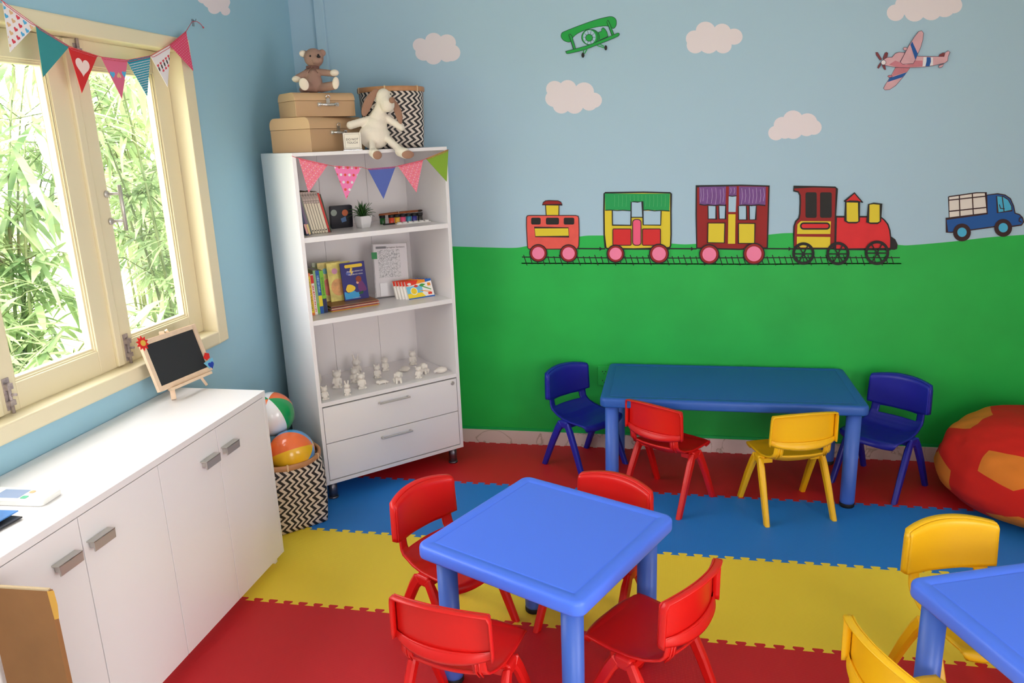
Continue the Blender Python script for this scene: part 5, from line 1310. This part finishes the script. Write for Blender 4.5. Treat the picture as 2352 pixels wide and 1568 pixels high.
figs = [('owl', -.300, .060, .098, 0, 'tall white plaster owl figurine half hidden at the left side panel'), ('bear', -.318, -.035, .062, .1, 'small white plaster bear at the left end, behind the front one'), ('cat', -.335, -.168, .072, .3, 'white plaster cat nearest the front left corner of the shelf'), ('bear', -.212, -.030, .100, -.1, 'white plaster bear standing behind the small front rabbit'),
        ('rabbit', -.222, -.180, .066, .1, 'white plaster rabbit second from the left in the front row'), ('rabbit', -.050, .105, .100, .1, 'tall white plaster rabbit against the back panel'), ('bear', -.108, -.005, .082, -.2, 'white plaster bear just behind the seated front bear'), ('bear', -.122, -.125, .088, .15, 'white plaster bear on a base in the middle of the front row'),
        ('cat', .015, -.012, .078, .2, 'white plaster cat with pointed ears in the middle row'), ('person', .105, .082, .080, .1, 'white plaster girl figurine wearing a hat, at the back'), ('lying', -.010, -.130, .026, .2, 'white plaster animal lying flat in the front row'), ('dog', .062, -.165, .072, .2, 'white plaster dog with floppy ears in the front row'),
        ('shell', .180, -.010, .034, .0, 'flat rounded white plaster turtle in the middle row'), ('cat', .275, .085, .086, .0, 'white plaster cat on a round base in the back right corner'), ('pig', .185, -.160, .070, -.2, 'white plaster piglet to the right of the floppy-eared dog'), ('dog', .245, -.110, .070, -.3, 'white plaster puppy behind the piglet'), ('shell', .318, -.165, .040, .1, 'rounded white plaster turtle at the right end of the front row')]
for f_ in figs: fig(*f_)

# ------------------------------------------------------------------ bean bag
BBR = mat('beanbag_red', (206, 26, 14), .85, bump=.35, bscale=30, detail=5); BBO = mat('beanbag_orange', (218, 122, 36), .85, bump=.35, bscale=30, detail=5)
bm = bmesh.new(); bmesh.ops.create_icosphere(bm, subdivisions=1, radius=1.0)
ico = bmesh.new(); phi = (1+5**.5)/2
iv = [Vector(v).normalized() for v in [(-1, phi, 0), (1, phi, 0), (-1, -phi, 0), (1, -phi, 0), (0, -1, phi), (0, 1, phi), (0, -1, -phi), (0, 1, -phi), (phi, 0, -1), (phi, 0, 1), (-phi, 0, -1), (-phi, 0, 1)]]
itri = [(0, 11, 5), (0, 5, 1), (0, 1, 7), (0, 7, 10), (0, 10, 11), (1, 5, 9), (5, 11, 4), (11, 10, 2), (10, 7, 6), (7, 1, 8), (3, 9, 4), (3, 4, 2), (3, 2, 6), (3, 6, 8), (3, 8, 9), (4, 9, 5), (2, 4, 11), (6, 2, 10), (8, 6, 7), (9, 8, 1)]
bm.free(); ico.free()
UP_ = Vector((0, 0, 1)); LF_ = Vector((-.906, .423, 0)); TO_ = Vector((-.423, -.906, 0))
def fr3(p, q): p = p.normalized(); q = (q-p*q.dot(p)).normalized(); return Matrix((p, q, p.cross(q))).transposed()
Rb = fr3(LF_*.25+TO_*.85+UP_*.45, LF_*.65+TO_*.05+UP_*.75) @ fr3(iv[0], iv[1]).transposed()
def sub_tri(a, b, c, n, add):
    P = {}
    for i in range(n+1):
        for j in range(n+1-i): P[(i, j)] = a+(b-a)*(i/n)+(c-a)*(j/n)
    for i in range(n):
        for j in range(n-i):
            add(P[(i, j)], P[(i+1, j)], P[(i, j+1)])
            if i+j < n-1: add(P[(i+1, j)], P[(i+1, j+1)], P[(i, j+1)])
vs = []; fs = []; mi = []
def addf(m_):
    def f(a, b, c):
        o = len(vs); vs.extend([a, b, c]); fs.append((o, o+1, o+2)); mi.append(m_)
    return f
for a, b, c_ in itri:
    A_, B_, C_ = iv[a], iv[b], iv[c_]
    def L3(p, q): return p+(q-p)/3
    ab, ba, bc, cb, ca, ac = L3(A_, B_), L3(B_, A_), L3(B_, C_), L3(C_, B_), L3(C_, A_), L3(A_, C_)
    for t3 in ((A_, ab, ac), (B_, bc, ba), (C_, ca, cb)): sub_tri(*t3, 12, addf(1))
    cen = (A_+B_+C_)/3
    hx_ = [ab, ba, bc, cb, ca, ac]
    for k in range(6): sub_tri(cen, hx_[k], hx_[(k+1) % 6], 12, addf(0))
nrm = lambda v: v.normalized()
rb = random.Random(5)
from mathutils import noise
def bag(v):
    d = (Rb @ nrm(v)); z = d.z
    h = math.hypot(d.x, d.y) or 1e-9
    rr_ = .425*h**.62 if h < 1 else .425
    zz = .19+(.235*z if z > 0 else .19*math.copysign(min(1.0, abs(z)**.75*1.02), z))
    n_ = noise.noise(Vector((d.x*2.2, d.y*2.2, d.z*2.2)))*.030+noise.noise(Vector((d.x*7, d.y*7, d.z*3.5)))*.010
    rr_ *= (1+n_*1.2)*(1+.04*(1-z)-.03)
    return Vector((d.x/h*rr_, d.y/h*rr_, max(.0, zz+n_*.6*(z > -.4))))
mb = MB(); P_ = [bag(v) for v in vs]; mb.v = [tuple(v) for v in P_]; mb.f = fs; mb.mi = mi; mb.sm = [True]*len(fs)
bo = mb.build('bean_bag', [BBR, BBO])
bm = bmesh.new(); bm.from_mesh(bo.data); bmesh.ops.remove_doubles(bm, verts=bm.verts, dist=1e-4); bmesh.ops.recalc_face_normals(bm, faces=bm.faces); bm.to_mesh(bo.data); bm.free()
bo.location = (3.685, -.478, 0); tag(bo, 'red bean bag with orange five-sided patches on the floor at the right', 'bean bag')

# wall socket behind the left blue chair
q = struct(thing('wall_socket', None, None, (0, 0, 0))); 
del q['kind']; h_ = hit(1388, 862, 1, 0)
tag(q, 'green-painted double wall socket beside the long table', 'socket')
MB().box(h_.x-.036, h_.x+.036, -.010, -.0008, h_.z-.058, h_.z+.058).build('plate', GREEN, q, bevel=.003)
s_ = MB()
for dz in (-.026, .026):
    for dx in (-.009, .009): s_.lathe([(.0032, 0), (.0032, .0008)], 10, 0, T(h_.x+dx, -.010, h_.z+dz) @ Rx(PI/2))
    s_.lathe([(.0028, 0), (.0028, .0008)], 10, 0, T(h_.x, -.010, h_.z+dz-.012) @ Rx(PI/2))
s_.build('socket_holes', RUBBER, q)

# ------------------------------------------------------------------ outdoors
GRD = mat('garden_ground', (170, 176, 130), .9, vary=.3, vscale=3)
o = MB().box(-30, -.2, -30, 30, -.5, -.25).build('garden_ground', GRD); struct(o, 'sunlit garden ground outside the window')
BAML = bpy.data.materials.new('bamboo_leaf'); BAML.use_nodes = True; nt = BAML.node_tree; b_ = nt.nodes['Principled BSDF']; b_.inputs['Roughness'].default_value = .45
inf = nt.nodes.new('ShaderNodeTexCoord'); nz_ = nt.nodes.new('ShaderNodeTexNoise'); nz_.inputs['Scale'].default_value = 3.5
rp = nt.nodes.new('ShaderNodeValToRGB'); rp.color_ramp.elements[0].position = .3; rp.color_ramp.elements[0].color = (*lin((100, 126, 82)), 1); rp.color_ramp.elements[1].position = .7; rp.color_ramp.elements[1].color = (*lin((182, 200, 144)), 1)
nt.links.new(inf.outputs['Object'], nz_.inputs['Vector']); nt.links.new(nz_.outputs['Fac'], rp.inputs['Fac']); nt.links.new(rp.outputs['Color'], b_.inputs['Base Color'])
tr = nt.nodes.new('ShaderNodeBsdfTranslucent'); nt.links.new(rp.outputs['Color'], tr.inputs['Color']); ms = nt.nodes.new('ShaderNodeMixShader'); ms.inputs[0].default_value = .45
out = [n_ for n_ in nt.nodes if n_.type == 'OUTPUT_MATERIAL'][0]; nt.links.new(b_.outputs[0], ms.inputs[1]); nt.links.new(tr.outputs[0], ms.inputs[2]); nt.links.new(ms.outputs[0], out.inputs['Surface'])
CULM = mat('bamboo_culm', (96, 104, 62), .5, vary=.2, vscale=10)
def bamboo(x, y, h, n_l, seed, label, spread=.8, leaf=(.20, .38)):
    t = thing('bamboo_clump', label, 'bamboo', (x, y, -.25), 0, 'bamboo outside the window'); rg = random.Random(seed); q = MB(); lf = MB(); tips = []
    for k in range(9):
        a = rg.uniform(0, 2*PI); r_ = rg.uniform(0, .25); b0 = Vector((r_*math.cos(a), r_*math.sin(a), 0)); ln = Vector((math.cos(a), math.sin(a), 0))*rg.uniform(.2, spread); hh = h*rg.uniform(.75, 1.05)
        pts = [b0+Vector((0, 0, hh*s_))+ln*s_**2.2 for s_ in [i/8 for i in range(9)]]
        q.tube(pts, [.016*(1-.75*i/8) for i in range(9)], 6); tips.append(pts)
        for i in range(2, 9):
            for _ in range(2):
                d = Vector((rg.uniform(-1, 1), rg.uniform(-1, 1), rg.uniform(-.2, .6))).normalized()*rg.uniform(.25, .55); tw = [pts[i], pts[i]+d*.5+Vector((0, 0, .05)), pts[i]+d]; q.tube(tw, [.004, .003, .0015], 4); tips.append(tw)
    for _ in range(n_l):
        pl = rg.choice(tips); s_ = rg.uniform(.1, 1)*(len(pl)-1); i = min(int(s_), len(pl)-2); b0 = pl[i].lerp(pl[i+1], s_-i)
        if b0.z < .15: continue
        d = Vector((rg.gauss(0, 1), rg.gauss(0, 1), rg.gauss(-.25, .5))).normalized(); L = rg.uniform(*leaf); w_2 = L*rg.uniform(.05, .085)
        sd_ = d.cross(Vector((rg.uniform(-.4, .4), rg.uniform(-.4, .4), 1))).normalized(); dr = Vector((0, 0, -1))*L*rg.uniform(.1, .45); vs = []
        for (s2, wf) in ((0, .15), (.25, .9), (.55, 1), (.8, .6), (1, .03)): c_ = b0+d*L*s2+dr*s2*s2; vs += [c_-sd_*w_2*wf, c_+sd_*w_2*wf]
        lf.add(vs, [(2*i_, 2*i_+1, 2*i_+3, 2*i_+2) for i_ in range(4)], 0, True)
    q.build('culms', CULM, t)
    me = bpy.data.meshes.new('foliage'); me.from_pydata(lf.v, [], lf.f); me.polygons.foreach_set('use_smooth', lf.sm); me.materials.append(BAML); fo = bpy.data.objects.new('foliage', me); COL.objects.link(fo); fo.parent = t
    fo['kind'] = 'stuff'
    return t
bamboo(-1.55, .95, 2.9, 1500, 1, 'bamboo clump filling the right window pane', .7, (.17, .30))
bamboo(-2.9, 2.7, 3.4, 1500, 2, 'bamboo clump further back behind the right pane', .9)
bamboo(-2.1, -.15, 2.7, 1300, 3, 'bamboo clump seen through the left pane, nearer the window', .8)
bamboo(-3.9, 1.35, 3.2, 1300, 4, 'bamboo clump seen through the left pane, far back', 1.0)
bamboo(-4.6, 4.6, 3.8, 1200, 5, 'tall bamboo clump deep in the garden', 1.1)
bamboo(-1.35, -.75, 1.2, 380, 6, 'low bamboo shoots under the left pane', .55)

# ------------------------------------------------------------------ light
W = bpy.data.worlds.new('sky'); S.world = W; W.use_nodes = True; nt = W.node_tree; bg = nt.nodes['Background']
bg.inputs['Color'].default_value = (1.0, .972, 1.0, 1); bg.inputs['Strength'].default_value = 6.2
sun = bpy.data.lights.new('sun', 'SUN'); sun.energy = 6; sun.angle = .01; sun.color = (1, .96, .88); so = bpy.data.objects.new('sun', sun); COL.objects.link(so)
so.rotation_euler = Vector((-.28, .55, -1)).to_track_quat('-Z', 'Y').to_euler()
def portal(name, loc, direction, sx, sy):
    L = bpy.data.lights.new(name, 'AREA'); L.shape = 'RECTANGLE'; L.size = sx; L.size_y = sy; L.cycles.is_portal = True
    o = bpy.data.objects.new(name, L); COL.objects.link(o); o.location = loc; o.rotation_euler = Vector(direction).to_track_quat('-Z', 'Y').to_euler(); return o
portal('window_daylight', (-.21, (WY0+WY1)/2, (WZ0+WZ1)/2), (1, 0, 0), abs(WY1-WY0), WZ1-WZ0)
portal('window_daylight', (RX+.21, (RW[0]+RW[1])/2, (RW[2]+RW[3])/2), (-1, 0, 0), RW[1]-RW[0], RW[3]-RW[2])
portal('window_daylight', ((FW[0]+FW[1])/2, RY-.21, (FW[2]+FW[3])/2), (0, 1, 0), FW[1]-FW[0], FW[3]-FW[2])

S.view_settings.view_transform = 'Standard'; S.view_settings.look = 'None'; S.view_settings.gamma = 1; S.view_settings.exposure = 0.64; S.view_settings.use_curve_mapping = False
try:
    S.cycles.use_denoising = True; S.cycles.max_bounces = 8; S.cycles.diffuse_bounces = 5; S.cycles.transparent_max_bounces = 16; S.cycles.sample_clamp_indirect = 8; S.cycles.caustics_refractive = False; S.cycles.caustics_reflective = False
except Exception: pass
